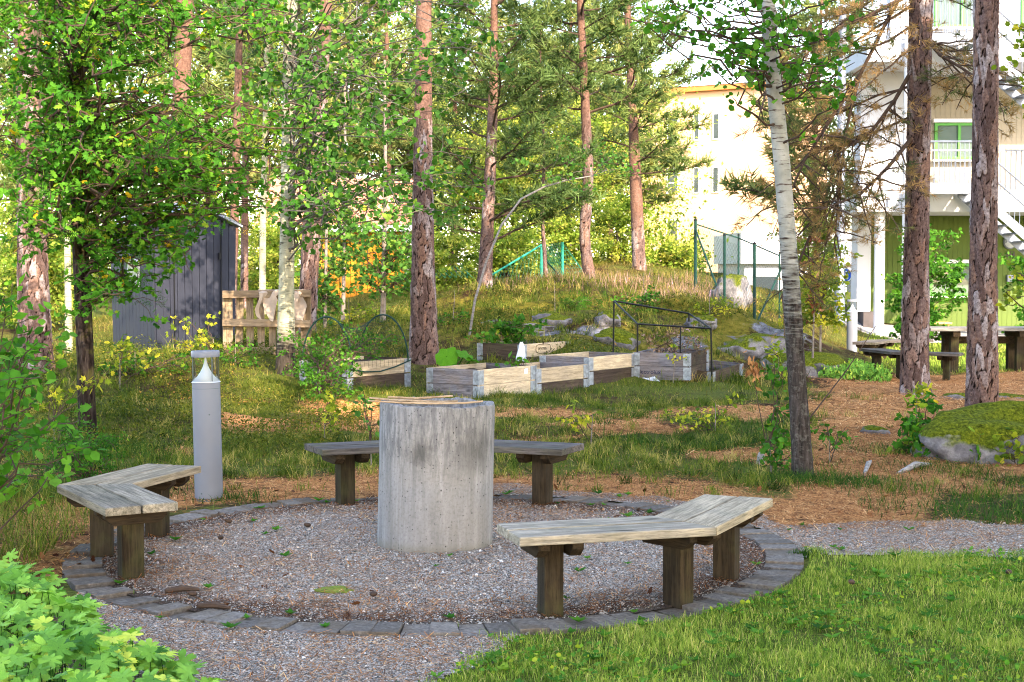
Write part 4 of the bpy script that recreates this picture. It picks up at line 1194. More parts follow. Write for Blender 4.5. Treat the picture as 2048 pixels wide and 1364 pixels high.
fg.lathe([(0, 0), (.028, 0), (.028, .004), (0, .004)], 12, (0.03, .10, 0)); fg.add([(.0, -.02, 0), (.06, -.02, 0), (.065, .06, 0), (-.005, .06, 0), (.0, -.02, .004), (.06, -.02, .004), (.065, .06, .004), (-.005, .06, .004)], [(4, 5, 6, 7), (0, 1, 5, 4), (1, 2, 6, 5), (2, 3, 7, 6), (3, 0, 4, 7)])
fg.lathe([(0.03, 0), (.045, 0), (.045, .004), (0.03, .004)], 16, (.05, -.09, 0)); fg.lathe([(0.03, 0), (.045, 0), (.045, .004), (0.03, .004)], 16, (-.06, -.09, 0))
fg.build('figures', M['signwhite'], sg, loc=(0, -.0485, zc), rot=(R(90), 0, 0))
wk = masked_sheet('walkway', lambda x, y: ((y > 35.4) & (y < 38.2) & (x > 5.6)).astype(float), 5.4, 20, 35.2, 38.4, .2, .012, M['asphalt'])
tag(wk, 'pale walkway in front of the green house', 'walkway', kind='structure')
X2 = (1872 - 1024) / FPX * 33.5
tr = empty('trestle_table', (X2, 33.5, H(X2, 33.5)), 0, 'small light wood trestle table in front of the green wall', 'table')
MB().box((0, 0, .56), (.62, .4, .035)).build('top', M['lightwood'], tr)
for s in (-1, 1):
    for q in (-1, 1):
        MB().tube([(s * .24, q * .12, .55), (s * .32, q * .18, -.02)], .018, 6).build('leg', M['lightwood'], tr)
# ================================================================== foliage helpers
def unit(v): return v / np.maximum(np.linalg.norm(v, axis=-1, keepdims=True), 1e-9)
def frames(nrm, rng, xdir=None):
    n_ = unit(nrm)
    x = rng.normal(size=n_.shape) if xdir is None else xdir
    x = unit(x - (x * n_).sum(-1, keepdims=True) * n_)
    return np.stack([x, np.cross(n_, x), n_], -1)          # columns
def inst(tv, tf, pos, fr, sc):
    tv = np.asarray(tv, float); tf = np.asarray(tf, int)
    V = np.einsum('nij,kj->nki', fr, tv) * np.asarray(sc).reshape(-1, 1, 1) + pos[:, None, :]
    F = tf[None] + (np.arange(len(pos)) * len(tv))[:, None, None]
    return V.reshape(-1, 3), F.reshape(-1, tf.shape[1])
L_ROUND = ([(0, 0, 0), (.22, .34, .06), (.62, .40, .08), (1, 0, 0), (.62, -.40, .08), (.22, -.34, .06)], [(0, 1, 2, 3), (0, 3, 4, 5)])
L_DIA = ([(0, 0, 0), (.45, .27, .05), (1, 0, -.03), (.45, -.27, .05)], [(0, 3, 2), (0, 2, 1)])
def lobed(pts, cz=-.05):
    v = [(.35, 0, cz)] + [(r_ * math.cos(R(a)) + .35, r_ * math.sin(R(a)), .02 + .05 * (k % 2)) for k, (a, r_) in enumerate(pts)]
    n_ = len(pts)
    return v, [(0, 1 + k, 1 + (k + 1) % n_) for k in range(n_)]
L_MAPLE = lobed([(180, .34), (150, .30), (118, .46), (95, .26), (62, .58), (38, .28), (0, .66), (-38, .28), (-62, .58), (-95, .26), (-118, .46), (-150, .30)])
L_OAK = lobed([(180, .35), (145, .22), (110, .32), (85, .20), (58, .38), (40, .26), (22, .52), (0, .62), (-22, .52), (-40, .26), (-58, .38), (-85, .20), (-110, .32), (-145, .22)])
def _pinnate():
    v = []; f = []
    for k in range(5):
        for s in (1, -1):
            x = .12 + k * .19; b = len(v)
            v += [(x, 0, 0), (x + .10, s * .16, .03), (x + .16, s * .34, -.02), (x + .02, s * .17, .02)]
            f += [(b, b + 1, b + 2, b + 3)]
    b = len(v); v += [(1.0, 0, 0), (1.12, .06, 0), (1.3, 0, -.03), (1.12, -.06, 0)]; f += [(b, b + 1, b + 2, b + 3)]
    return v, f
L_PIN = _pinnate()
def _tuft(n_, seed, w=.035):
    r_ = np.random.default_rng(seed); v = []; f = []
    for k in range(n_):
        th = r_.uniform(.25, 1.25); ph = r_.uniform(0, 2 * math.pi); L = r_.uniform(.75, 1.1)
        d = np.array([math.cos(th), math.sin(th) * math.cos(ph), math.sin(th) * math.sin(ph)])
        s = unit(np.cross(d, r_.normal(size=3))) * w
        p0 = np.array([r_.uniform(-.5, .35), 0, 0]); b = len(v)
        v += [tuple(p0 - s), tuple(p0 + s), tuple(p0 + d * L)]; f.append((b, b + 1, b + 2))
    return v, f
TUFT = [_tuft(20, s, .028) for s in range(3)]
TUFT_FAR = [_tuft(13, s + 9, .06) for s in range(3)]

def polyline(p0, p1, sag, n_, rng, wig=.04):
    p0, p1 = np.array(p0, float), np.array(p1, float)
    t_ = np.linspace(0, 1, n_)[:, None]
    L = np.linalg.norm(p1 - p0)
    P = p0 + (p1 - p0) * t_
    P[:, 2] += (sag * L * 4 * t_ * (1 - t_))[:, 0]
    w = rng.normal(size=(n_, 3)) * wig * L; w[0] = 0; w[-1] = 0
    return P + w * np.sin(np.pi * t_)
def trunk_mesh(name, path, radii, nth=14, dz=.08, plates=False, flare=.45, flz=.20, red=(3.0, 8.0), cell=(.10, .26), seed=1, zfine=None):
    """path: list of xyz upwards, radii at those points"""
    path = np.array(path, float); radii = np.array(radii, float)
    z = path[:, 2]
    zs = np.arange(z[0], min(z[-1], zfine if zfine else z[-1]), dz)
    if zfine and zfine < z[-1]: zs = np.concatenate([zs, np.arange(zfine, z[-1], .35)])
    zs = np.append(zs, z[-1])
    # smooth centre line
    tt = np.interp(zs, z, np.arange(len(z)))
    def sm(a):
        lin = np.interp(zs, z, a)
        k = max(1, int(.35 / dz)); ker = np.ones(2 * k + 1) / (2 * k + 1)
        return np.convolve(np.pad(lin, k, mode='edge'), ker, 'valid')
    cx, cy_ = sm(path[:, 0]), sm(path[:, 1]); r_ = np.interp(zs, z, radii)
    rg = np.random.default_rng(seed)
    hz = zs - z[0]
    th = np.linspace(0, 2 * math.pi, nth, endpoint=False)
    lob = rg.uniform(0, 6.28, 3)
    TH, Z = np.meshgrid(th, zs)
    HZ = Z - z[0]
    lobe = .55 + .45 * (np.sin(3 * TH + lob[0]) * .6 + np.sin(5 * TH + lob[1]) * .5)
    RR = r_[:, None] * (1 + flare * np.exp(-HZ / flz) * lobe) * (1 + .025 * np.sin(2 * TH + HZ * 1.3 + lob[2]))
    plate = np.ones_like(RR); cellv = np.full_like(RR, .5)
    if plates:
        Rm = float(r_[:max(2, len(r_) // 2)].mean())
        nc = max(6, int(round(2 * math.pi * Rm / cell[0])))
        U = TH / (2 * math.pi) * nc; Vv = HZ / cell[1]
        U = U + .30 * np.sin(HZ * 9 + TH * 2 + lob[0]) + .16 * np.sin(HZ * 23 + TH * 5) ; Vv = Vv + .55 * np.sin(TH * 3 + 1) + .35 * np.sin(TH * 8 + HZ * 3) + .12 * np.sin(TH * 19 + HZ * 11)
        iu, iv = np.floor(U).astype(int), np.floor(Vv).astype(int)
        f1 = np.full(U.shape, 9.); f2 = np.full(U.shape, 9.); cid = np.zeros(U.shape)
        tab = rg.random((nc, 4096, 3))
        for du in (-1, 0, 1):
            for dv in (-1, 0, 1):
                a, b = (iu + du) % nc, (iv + dv) % 4096
                h = tab[a, b]
                dd = np.hypot(iu + du + .15 + .7 * h[..., 0] - U, iv + dv + .1 + .8 * h[..., 1] - Vv)
                nw = dd < f1
                f2 = np.where(nw, f1, np.minimum(f2, dd)); cid = np.where(nw, h[..., 2], cid); f1 = np.where(nw, dd, f1)
        plate = np.clip((f2 - f1) / .34, 0, 1); cellv = cid
        amp = np.clip(Rm * .11, .006, .022)
        fade = 1 - .75 * sstep(red[0], red[1], HZ)
        RR = RR + amp * fade * (np.sqrt(plate) - 1 + .5 * cellv + .12 * rg.normal(size=RR.shape))
        plate = np.maximum(plate, .55 * sstep(red[0], red[1], HZ))
    else:
        RR = RR * (1 + .012 * rg.normal(size=RR.shape))
    V = np.stack([cx[:, None] + RR * np.cos(TH), cy_[:, None] + RR * np.sin(TH), Z], -1).reshape(-1, 3)
    nr = len(zs)
    a = (np.arange(nr - 1)[:, None] * nth + np.arange(nth)[None, :]).ravel()
    b = (np.arange(nr - 1)[:, None] * nth + (np.arange(nth)[None, :] + 1) % nth).ravel()
    F = np.stack([a, b, b + nth, a + nth], 1)
    hg = np.clip((HZ - red[0]) / (red[1] - red[0]), 0, 1)
    me = npmesh(name, V, F, True, dict(plate=plate.ravel(), cell=cellv.ravel(), hgt=hg.ravel()))
    return me, lambda zz: np.array([np.interp(zz, zs, cx), np.interp(zz, zs, cy_), zz]), lambda zz: float(np.interp(zz, zs, r_))

def scatter_boxes(boxes, rng):
    """boxes: (px0, px1, py0, py1, n, Y0, Y1) -> world points"""
    out = []
    for (a, b, c, d, n_, y0, y1) in boxes:
        for k in range(n_):
            out.append(np.array(at(rng.uniform(a, b), rng.uniform(c, d), rng.uniform(y0, y1))))
    return out
def leaves_along(P, rng, n_, spread, tpl, size, up=.7, part=.45):
    t_ = part + (1 - part) * np.sqrt(rng.random(n_))
    idx = t_ * (len(P) - 1); i0 = np.minimum(idx.astype(int), len(P) - 2); fr = (idx - i0)[:, None]
    pos = P[i0] * (1 - fr) + P[i0 + 1] * fr + rng.normal(size=(n_, 3)) * spread * np.array([1, 1, .6])
    nrm = rng.normal(size=(n_, 3)) * .75 + np.array([0, -.25, up])
    return pos, frames(nrm, rng), size * rng.uniform(.65, 1.25, n_)
def leafy_tree(name, label, cat, path, radii, bark, leafmat, targets, nleaf, spread, tpls, size, rng, group=None, twig='twig', limb_r=.012, sag=.06, up=.7, nth=14, tint=None, plates=False, sub=5, trunk_kw=None, attach=.45):
    base = Vector(path[0])
    root = empty(name, (0, 0, 0), 0, label, cat, group)
    root.location = base
    path = [Vector(p) - base for p in path]
    me, ctr, rr_ = trunk_mesh('trunk', [tuple(p) for p in path], radii, nth=nth, seed=int(rng.integers(1e6)), **(trunk_kw or {}))
    link('trunk', me, M[bark], root)
    limbs = MB(); Vs = []; Fq = {}; tn = []; nv = 0
    ztop = path[-1].z
    for tg in targets:
        tg = np.array(tg) - np.array(base)
        hd = math.hypot(tg[0] - ctr(tg[2])[0], tg[1] - ctr(tg[2])[1])
        za = float(np.clip(tg[2] - attach * hd + rng.uniform(-.2, .2), path[0].z + .12 * ztop, ztop * .98))
        s0 = ctr(za)
        P = polyline(s0, tg, sag, 8, rng)
        lr = limb_r * min(1.5, .5 + hd * .5)
        limbs.tube([tuple(p) for p in P], [lr * (1 - .8 * k / 7) + .0015 for k in range(8)], 5, False)
        subs = [P]
        for q in range(sub):
            i_ = int(rng.integers(2, 8)); d = rng.normal(size=3) * np.array([1, 1, .55]); L = rng.uniform(.5, 1.0) * max(.16, spread * 3.0)
            Q = polyline(P[i_], P[i_] + unit(d) * L, .02, 5, rng)
            limbs.tube([tuple(p) for p in Q], [lr * .4 * (1 - .7 * k / 4) + .001 for k in range(5)], 3, False)
            subs.append(Q)
        for Q in subs:
            k = int(nleaf / len(subs)) + 1
            tp = tpls[int(rng.integers(len(tpls)))]
            pos, fr, sc = leaves_along(Q, rng, k, max(size * .45, spread * .26), tp, size, up, .2 if Q is not P else .5)
            v, f = inst(tp[0], tp[1], pos, fr, sc)
            Fq.setdefault(f.shape[1], []).append(f + nv); nv += len(v); Vs.append(v)
            base_t = np.clip(rng.normal(.5, .22), 0, 1) if tint is None else np.clip(rng.normal(tint, .18), 0, 1)
            tn.append(np.repeat(np.where(rng.random(k) < .012, 1.0, np.clip(base_t + rng.normal(0, .15, k), 0, .9)), len(tp[0])))
    if limbs.v:
        me = limbs.mesh('branches', smooth=True, angle=60); link('branches', me, M[twig], root)
    if Vs:
        V = np.concatenate(Vs); F = [np.concatenate(x) for x in Fq.values()]
        link('crown', npmesh('crown', V, F, False, dict(tint=np.concatenate(tn))), M[leafmat], root)
    return root

def bough(limbs, out, start, dir_, L, rng, cl, tpls, lr=.014, dens=1.0, brown=0.0, droop=0.0):
    """one pine branch: limb, side twigs, needle tufts collected in out"""
    d = unit(np.array(dir_, float))
    n_ = 8; P = [np.array(start, float)]
    for k in range(n_ - 1):
        dd = unit(d + np.array([0, 0, .10 * (k / n_) - droop * k / n_]) + rng.normal(size=3) * .10)
        P.append(P[-1] + dd * L / (n_ - 1)); d = unit(.7 * d + .3 * dd)
    P = np.array(P)
    limbs.tube([tuple(p) for p in P], [lr * (1 - .75 * k / (n_ - 1)) + .002 for k in range(n_)], 5, False)
    nt = max(3, int(L / .16 * dens)); br = np.clip(rng.normal(brown, .3), 0, 1) if brown > 0 else 0
    for k in range(nt):
        s = .22 + .78 * (k + rng.random()) / nt
        i0 = min(int(s * (n_ - 1)), n_ - 2); p = P[i0] + (P[i0 + 1] - P[i0]) * (s * (n_ - 1) - i0)
        ax = unit(P[i0 + 1] - P[i0])
        side = unit(np.cross(ax, [0, 0, 1.0])) * (1 if k % 2 else -1)
        td = unit(ax * rng.uniform(.4, 1.0) + side * rng.uniform(.4, 1.0) + np.array([0, 0, rng.uniform(-.1, .45)]))
        tl = L * .30 * (1.15 - s) * rng.uniform(.6, 1.3) + cl * .8
        e = p + td * tl
        limbs.tube([tuple(p), tuple((p + e) / 2 + rng.normal(size=3) * .01), tuple(e)], [lr * .35, lr * .25, .0015], 3, False)
        nc = max(2, int(tl / (cl * .75)))
        for q in range(nc):
            f = (q + 1) / nc
            out.append((p + (e - p) * f + rng.normal(size=3) * cl * .15, td + rng.normal(size=3) * .35 + np.array([0, 0, .25]), cl * rng.uniform(.75, 1.2), br))
def tufts_mesh(out, rng, tpls, name='crown', tint0=.5):
    pos = np.array([o[0] for o in out]); ax = np.array([o[1] for o in out]); sc = np.array([o[2] for o in out]); br = np.array([o[3] for o in out])
    fr0 = frames(rng.normal(size=ax.shape), rng, None)
    x = unit(ax); n_ = unit(np.cross(x, rng.normal(size=x.shape))); fr = np.stack([x, np.cross(n_, x), n_], -1)
    Vs, Fs, tn, nv = [], [], [], 0
    which = rng.integers(0, len(tpls), len(pos))
    for k, tp in enumerate(tpls):
        m = which == k
        if not m.any(): continue
        v, f = inst(tp[0], tp[1], pos[m], fr[m], sc[m])
        Vs.append(v); Fs.append(f + nv); nv += len(v)
        t_ = np.where(br[m] > .5, rng.uniform(.55, 1, m.sum()), np.clip(rng.normal(tint0, .22, m.sum()), 0, 1))
        tn.append(np.repeat(t_, len(tp[0])))
    return npmesh(name, np.concatenate(Vs), np.concatenate(Fs), False, dict(tint=np.concatenate(tn)))
def pine(name, label, path, radii, rng, zlo, ztop, Lmax, nbr, cl=.14, far=True, nth=16, dz=.12, plates=False, red=(2.5, 6), leafmat='needle', group='pine trees', brown=0.0, dens=1.0, extra=None, dead=6, tint0=.5, zfine=None, cell=(.10, .26), droop=0.0, flare=.35):
    base = Vector(path[0])
    root = empty(name, base, 0, label, 'pine tree', group)
    pth = [tuple(Vector(p) - base) for p in path]
    me, ctr, rr_ = trunk_mesh('trunk', pth, radii, nth=nth, dz=dz, plates=plates, red=red, seed=int(rng.integers(1e6)), zfine=zfine, cell=cell, flare=flare)
    link('trunk', me, M['pinebark'], root)
    limbs = MB(); out = []
    tp = TUFT_FAR if far else TUFT
    for k in range(nbr):
        z = zlo + (ztop - zlo) * ((k + rng.random()) / nbr)
        az = k * 2.4 + rng.uniform(-.5, .5)
        f = (z - zlo) / max(.1, ztop - zlo)
        L = Lmax * (1 - f) ** .6 * rng.uniform(.6, 1.1) + .25
        bough(limbs, out, ctr(z), (math.cos(az), math.sin(az), rng.uniform(-.05, .35) + .4 * f), L, rng, cl, tp, lr=.011 + .007 * L, dens=dens, brown=brown, droop=droop)
    for k in range(dead):
        z = zlo * rng.uniform(.35, 1.0); az = rng.uniform(0, 6.28); L = rng.uniform(.25, .9)
        p = ctr(z); q = p + np.array([math.cos(az), math.sin(az), rng.uniform(-.3, .2)]) * L
        limbs.tube([tuple(x) for x in polyline(p, q, .03, 5, rng, .06)], [.010, .008, .006, .004, .002], 4, False)
    for (st, d, L, b_) in (extra or []):
        bough(limbs, out, np.array(st) - np.array(base), d, L, rng, cl, tp, lr=.007 + .006 * L, dens=dens, brown=b_, droop=.25)
    link('branches', limbs.mesh('branches', smooth=True, angle=60), M['twig'], root)
    if out: link('crown', tufts_mesh(out, rng, tp, tint0=tint0), M[leafmat], root)
    return root
def pxpath(pts, Y, zbase=None):
    """trunk path from pixel points, bottom first, on a plane at depth Y"""
    out = []
    for i, (px, py) in enumerate(pts):
        p = at(px, py, Y)
        if i == 0: p.z = H(p.x, p.y) - .06
        out.append(p)
    return out
# ================================================================== trees
rg = np.random.default_rng(23)
def V3(*a): return np.array(a, float)
def ext(path, *pts): return path + [Vector(p) for p in pts]

def near_pine(label, pts, Y, radii, top, **kw):
    pth = pxpath(pts, Y)
    last = pth[-1]
    pth = pth + [Vector((last.x + top[0], last.y + top[1], top[2]))]
    a = dict(zlo=8.5, ztop=top[2] - .3, Lmax=2.2, nbr=16, cl=.34, far=True, nth=72, dz=.022, plates=True, zfine=6.2, dead=5, dens=.6)
    a.update(kw)
    return pine('pine_tree', label, pth, radii, rg, **a)
# right pair
R1 = at(1835, 300, 20)
exb = []
for k, (z, dx, dy, dz_, L, b_) in enumerate([
        (6.3, -1, -.25, -.30, 3.1, .55), (6.0, -1, .3, -.45, 3.0, .5), (5.7, -1, -.1, -.75, 3.1, .6), (5.5, -.9, -.5, -.50, 2.6, .6),
        (5.2, -1, .5, -.60, 2.9, .45), (4.9, -1, -.3, -.35, 2.3, .6), (4.6, -.8, -.7, -.55, 2.0, .7), (5.9, -.6, -.9, -.5, 2.0, .7),
        (6.6, -1, .1, -.15, 2.7, .5), (4.1, -1, .15, -.38, 2.4, .35), (3.7, -1, -.35, -.42, 2.0, .4), (6.2, .7, -.6, -.55, 1.4, .7),
        (5.4, .9, -.3, -.5, 1.3, .6), (4.8, .8, .2, -.45, 1.2, .5), (4.2, .9, -.4, -.3, 1.1, .45), (5.0, -.3, -1, -.4, 1.3, .75),
        (6.5, -.4, -1, -.6, 1.5, .75), (6.9, -1, -.4, -.25, 2.6, .6)]):
    exb.append(((R1.x, 20.0, z), (dx, dy, dz_), L * .8, b_))
mlimbs = [[(1838, -80), (1775, 40), (1720, 150), (1692, 260), (1678, 380), (1668, 500)], [(1720, 150), (1660, 240), (1610, 320), (1560, 430)], [(1838, -20), (1740, 30), (1640, 70), (1560, 150), (1490, 230)],
          [(1836, 120), (1790, 200), (1745, 260), (1700, 290), (1640, 300)], [(1836, 260), (1780, 330), (1720, 390), (1640, 420)], [(1838, 60), (1880, 110), (1930, 140), (1990, 180)], [(1692, 260), (1650, 400), (1600, 520), (1560, 600)]]
mpts = []
for q, ml in enumerate(mlimbs):
    yy = 20.0 - (.25 + .35 * (q % 3)) * np.linspace(0, 1, len(ml)) * (1 if q % 2 else 1.6)
    mpts.append([np.array(at(a[0], a[1], b)) for a, b in zip(ml, yy)])
    mpts[-1][0][1] = 20.0
    for k in range(len(ml) * 5):
        s = rg.uniform(.12, 1) * (len(ml) - 1); i_ = min(int(s), len(ml) - 2); p = mpts[-1][i_] + (mpts[-1][i_ + 1] - mpts[-1][i_]) * (s - i_)
        d = unit(mpts[-1][i_ + 1] - mpts[-1][i_]) * .5 + rg.normal(size=3) * np.array([.7, .6, .35]) + np.array([0, 0, -.1])
        exb.append((tuple(p), tuple(d), rg.uniform(.35, .95), rg.choice([.0, .3, .8])))
rpine = near_pine('wide rough pine trunk with browning boughs left of the picnic table', [(1828, 787), (1833, 500), (1838, 200), (1842, 0)], 20.0, [.185, .162, .152, .146, .10], (.1, 0, 13.5),
          red=(6.5, 12), extra=exb, leafmat='needle_mix', cl=.125, far=False, dens=1.1, nbr=10, Lmax=1.6, brown=.3)
lm_ = MB()
for ml in mpts: lm_.tube([tuple(Vector(p) - rpine.location) for p in ml], [.032 - .024 * k / (len(ml) - 1) for k in range(len(ml))], 7)
lm_.build('main_limbs', M['twig'], rpine, smooth=True)
near_pine('straight scaly pine trunk at the right behind the mossy boulder', [(1963, 836), (1967, 500), (1971, 200), (1973, 0)], 16.6, [.178, .142, .136, .132, .09], (.05, 0, 14), red=(6.5, 12), flare=.12)
near_pine('reddish pine trunk behind the concrete ring and rhubarb', [(848, 727), (846, 520), (846, 280), (848, 0)], 22.0, [.205, .165, .135, .105, .06], (0, 0, 14), red=(2.6, 4.6))
near_pine('dark leaning pine trunk just right of the pale aspen', [(611, 660), (624, 450), (640, 200), (653, 0)], 25.0, [.16, .15, .115, .10, .06], (.2, 0, 14), red=(3.5, 6), nth=48, dz=.035)
near_pine('thick old pine trunk at the left picture edge', [(72, 744), (62, 420), (58, 120), (56, -40)], 20.0, [.215, .18, .16, .15, .09], (-.2, 0, 14), red=(4.5, 8), nth=64, dz=.03)
near_pine('tall pine trunk rising behind the grey shed', [(350, 660), (358, 300), (367, 80), (372, -60)], 27.0, [.17, .16, .15, .145, .08], (.1, 0, 14), red=(2.2, 5), nth=40, dz=.05)
# middle distance pines with foliage down the stem
def mid_pine(label, pts, Y, radii, **kw):
    a = dict(zlo=.9, ztop=7.5, Lmax=1.9, nbr=34, cl=.24, nth=22, dz=.06, red=(1.5, 5), dens=1.3, plates=True, cell=(.07, .18), zfine=6.5)
    a.update(kw)
    return pine('pine_tree', label, pxpath(pts, Y), radii, rg, **a)
mid_pine('feathery pine growing on the mossy mound behind the bent pale stem', [(968, 578), (975, 450), (985, 250), (988, 50), (990, -260)], 30.0, [.15, .13, .10, .075, .03], nbr=50, Lmax=2.2, zlo=1.0, ztop=8.3, tint0=.4)
mid_pine('curved bare pine stem standing on the mound right of centre', [(1181, 570), (1168, 480), (1177, 350), (1170, 200), (1160, 0), (1152, -260)], 31.0, [.125, .11, .11, .095, .07, .03], zlo=3.4, nbr=38, Lmax=2.0, ztop=8.6, tint0=.42)
mid_pine('forked pine at the left end of the orange house', [(1279, 541), (1272, 380), (1264, 200), (1254, 0), (1250, -200)], 38.0, [.17, .15, .11, .08, .03], zlo=2.4, nbr=46, Lmax=2.3, ztop=9.0, red=(.4, 2.0), tint0=.55)
mid_pine('very thin crooked pine sapling between the two mound pines', [(1093, 552), (1084, 430), (1089, 310), (1080, 150), (1082, 60)], 34.0, [.05, .042, .035, .025, .012], zlo=2.2, nbr=18, Lmax=1.0, ztop=5.6, nth=10)
mid_pine('slim red pine trunk right of the grey shed roof', [(462, 612), (470, 400), (478, 100), (486, -300)], 30.0, [.095, .085, .07, .05], zlo=5.0, nbr=16, ztop=9.5, red=(.6, 2.5), nth=12)
mid_pine('second slim red pine trunk above the upright pallet', [(488, 606), (490, 400), (494, 100), (497, -300)], 35.0, [.095, .085, .07, .05], zlo=5.5, nbr=16, ztop=10, red=(.6, 2.5), nth=12)
bgp = [(30, 47, 'far pine behind the thick old trunk at left'), (235, 45, 'far pine above the grey shed roof'), (425, 50, 'far pine left of the slim red trunks'), (545, 46, 'far pine left of the pale aspen stem'),
       (700, 54, 'far pine above the yellow house roof'), (772, 49, 'far pine right of the yellow house roof'), (905, 52, 'far pine between the reddish trunk and the feathery pine'), (1025, 56, 'far pine right of the feathery pine'),
       (1132, 50, 'far pine left of the curved stem'), (1222, 55, 'far pine between the curved stem and the orange house'), (1635, 47, 'far pine between the orange house and the lamp post')]
for (px, Y, lab) in bgp:
    X = (px - 1024) / FPX * Y; zb = H(X, Y); h = rg.uniform(9.5, 13)
    r0_ = rg.uniform(.10, .16)
    pine('pine_tree', lab, [Vector((X, Y, zb - .1)), Vector((X + rg.uniform(-.2, .2), Y, zb + h * .4)), Vector((X + rg.uniform(-.3, .3), Y, zb + h))], [r0_, r0_ * .75, .03], rg,
         zlo=h * .26, ztop=h, Lmax=2.6, nbr=56, cl=.42, nth=10, dz=.3, red=(1, 5), dens=1.0, tint0=.7, dead=3)

# broadleaf trees
def stem(pts, Y): return pxpath(pts, Y)
leafy_tree('aspen_tree', 'pale smooth aspen trunk left of centre with round leaves', 'aspen tree', stem([(571, 754), (573, 560), (577, 300), (582, 0), (584, -200)], 19.5), [.125, .10, .092, .085, .075], 'aspen', 'lf_aspen',
           scatter_boxes([(400, 600, -60, 220, 20, 17.5, 20.5), (600, 830, -60, 250, 30, 16.5, 20.5), (610, 860, 250, 440, 26, 16.5, 20), (830, 1010, -60, 200, 18, 15.5, 19), (760, 970, 200, 440, 16, 15.5, 18.5)], rg),
           46, .16, [L_ROUND], .076, rg, attach=.1, trunk_kw=dict(red=(.15, 1.1), dz=.06, flare=.25), nth=28, sag=.07, up=.35, tint=.5, twig='twigpale', limb_r=.007)
leafy_tree('oak_tree', 'mossy dark oak stem with spreading leafy boughs at left', 'oak tree', stem([(176, 884), (168, 640), (158, 430), (150, 200), (146, -120)], 14.4), [.088, .08, .075, .065, .05], 'darkbark', 'lf_oak',
           scatter_boxes([(-30, 200, -60, 150, 30, 12.4, 15.5), (-30, 160, 150, 340, 22, 12.4, 15), (200, 450, -60, 130, 24, 12.4, 16), (160, 420, 130, 330, 26, 12.4, 16), (180, 470, 300, 430, 28, 12.8, 15.5), (420, 600, 300, 425, 18, 13.5, 16), (420, 620, -60, 300, 16, 14, 16.5), (200, 345, 440, 610, 13, 13.2, 14.6), (330, 420, 430, 520, 8, 13.2, 14.8), (-20, 130, 330, 470, 14, 12.5, 14.5)], rg),
           66, .15, [L_OAK, L_MAPLE, L_OAK, L_PIN], .078, rg, attach=.12, sub=6, trunk_kw=dict(red=(4, 9), dz=.05, flare=.3), nth=28, limb_r=.012, tint=.5)
leafy_tree('birch_tree', 'slender lichen-spotted birch leaning in front of the orange house', 'birch tree', stem([(1608, 957), (1594, 760), (1582, 560), (1562, 300), (1540, 100), (1532, -120)], 11.84), [.082, .07, .068, .066, .062, .05], 'birch', 'lf_birch',
           scatter_boxes([(1190, 1400, -50, 90, 10, 10.8, 12.6), (1380, 1550, -50, 130, 11, 10.8, 12.6), (1400, 1480, 60, 130, 4, 10.8, 12), (1550, 1760, -50, 170, 14, 10.8, 12.8), (1640, 1730, 120, 200, 4, 10.8, 12.4)], rg),
           20, .085, [L_ROUND], .054, rg, attach=.2, sub=3, trunk_kw=dict(red=(.6, 2.9), dz=.04, flare=.18), nth=28, limb_r=.009, sag=-.05, up=.2)
leafy_tree('aspen_tree', 'yellow-green leafy branch tips hanging in at the upper right corner', 'aspen tree', stem([(2190, 980), (2180, 500), (2160, 0), (2150, -200)], 13.5), [.08, .07, .06, .05], 'aspen', 'lf_yel',
           scatter_boxes([(2018, 2060, 40, 240, 9, 12.8, 14), (1995, 2060, 520, 640, 4, 12.6, 13.6)], rg), 34, .08, [L_ROUND], .055, rg, trunk_kw=dict(dz=.2), up=.3, sag=.02)
leafy_tree('birch_tree', 'thin pale birch stem between the old pine and the oak at left', 'birch tree', stem([(138, 696), (135, 500), (130, 200), (128, -100)], 22.5), [.055, .05, .045, .04], 'aspen', 'lf_oak',
           scatter_boxes([(20, 260, -40, 260, 16, 21, 24)], rg), 70, .25, [L_DIA], .09, rg, trunk_kw=dict(red=(-2, .2), dz=.15))
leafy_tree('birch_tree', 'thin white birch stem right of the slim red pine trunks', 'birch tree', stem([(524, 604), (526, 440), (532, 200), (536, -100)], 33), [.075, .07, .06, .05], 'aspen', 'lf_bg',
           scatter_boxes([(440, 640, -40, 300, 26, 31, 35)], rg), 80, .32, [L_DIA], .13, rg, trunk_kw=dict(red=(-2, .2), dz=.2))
for (px, lab, Y, r_, bx) in ((650, 'young tree with a thin dark stem in front of the yellow house', 27.5, .032, (600, 720, 440, 640, 26, 26.5, 28.5)),
                             (686, 'young tree with a brownish stem before the yellow wall', 30, .042, (640, 760, 380, 520, 22, 29, 31)),
                             (766, 'young maple with a grey stem beside the reddish pine', 26.5, .05, (700, 840, 400, 600, 34, 25.5, 27.5))):
    leafy_tree('young_tree', lab, 'young tree', stem([(px, 690 if Y < 29 else 650), (px + 2, 520), (px + 5, 330), (px + 3, 120)], Y), [r_, r_ * .85, r_ * .6, r_ * .4], 'youngbark', 'lf_aspen',
               scatter_boxes([bx], rg), 46, .16, [L_MAPLE, L_ROUND], .085, rg, group='young trees before the yellow house', trunk_kw=dict(dz=.12, red=(-1, .5)), tint=.6)
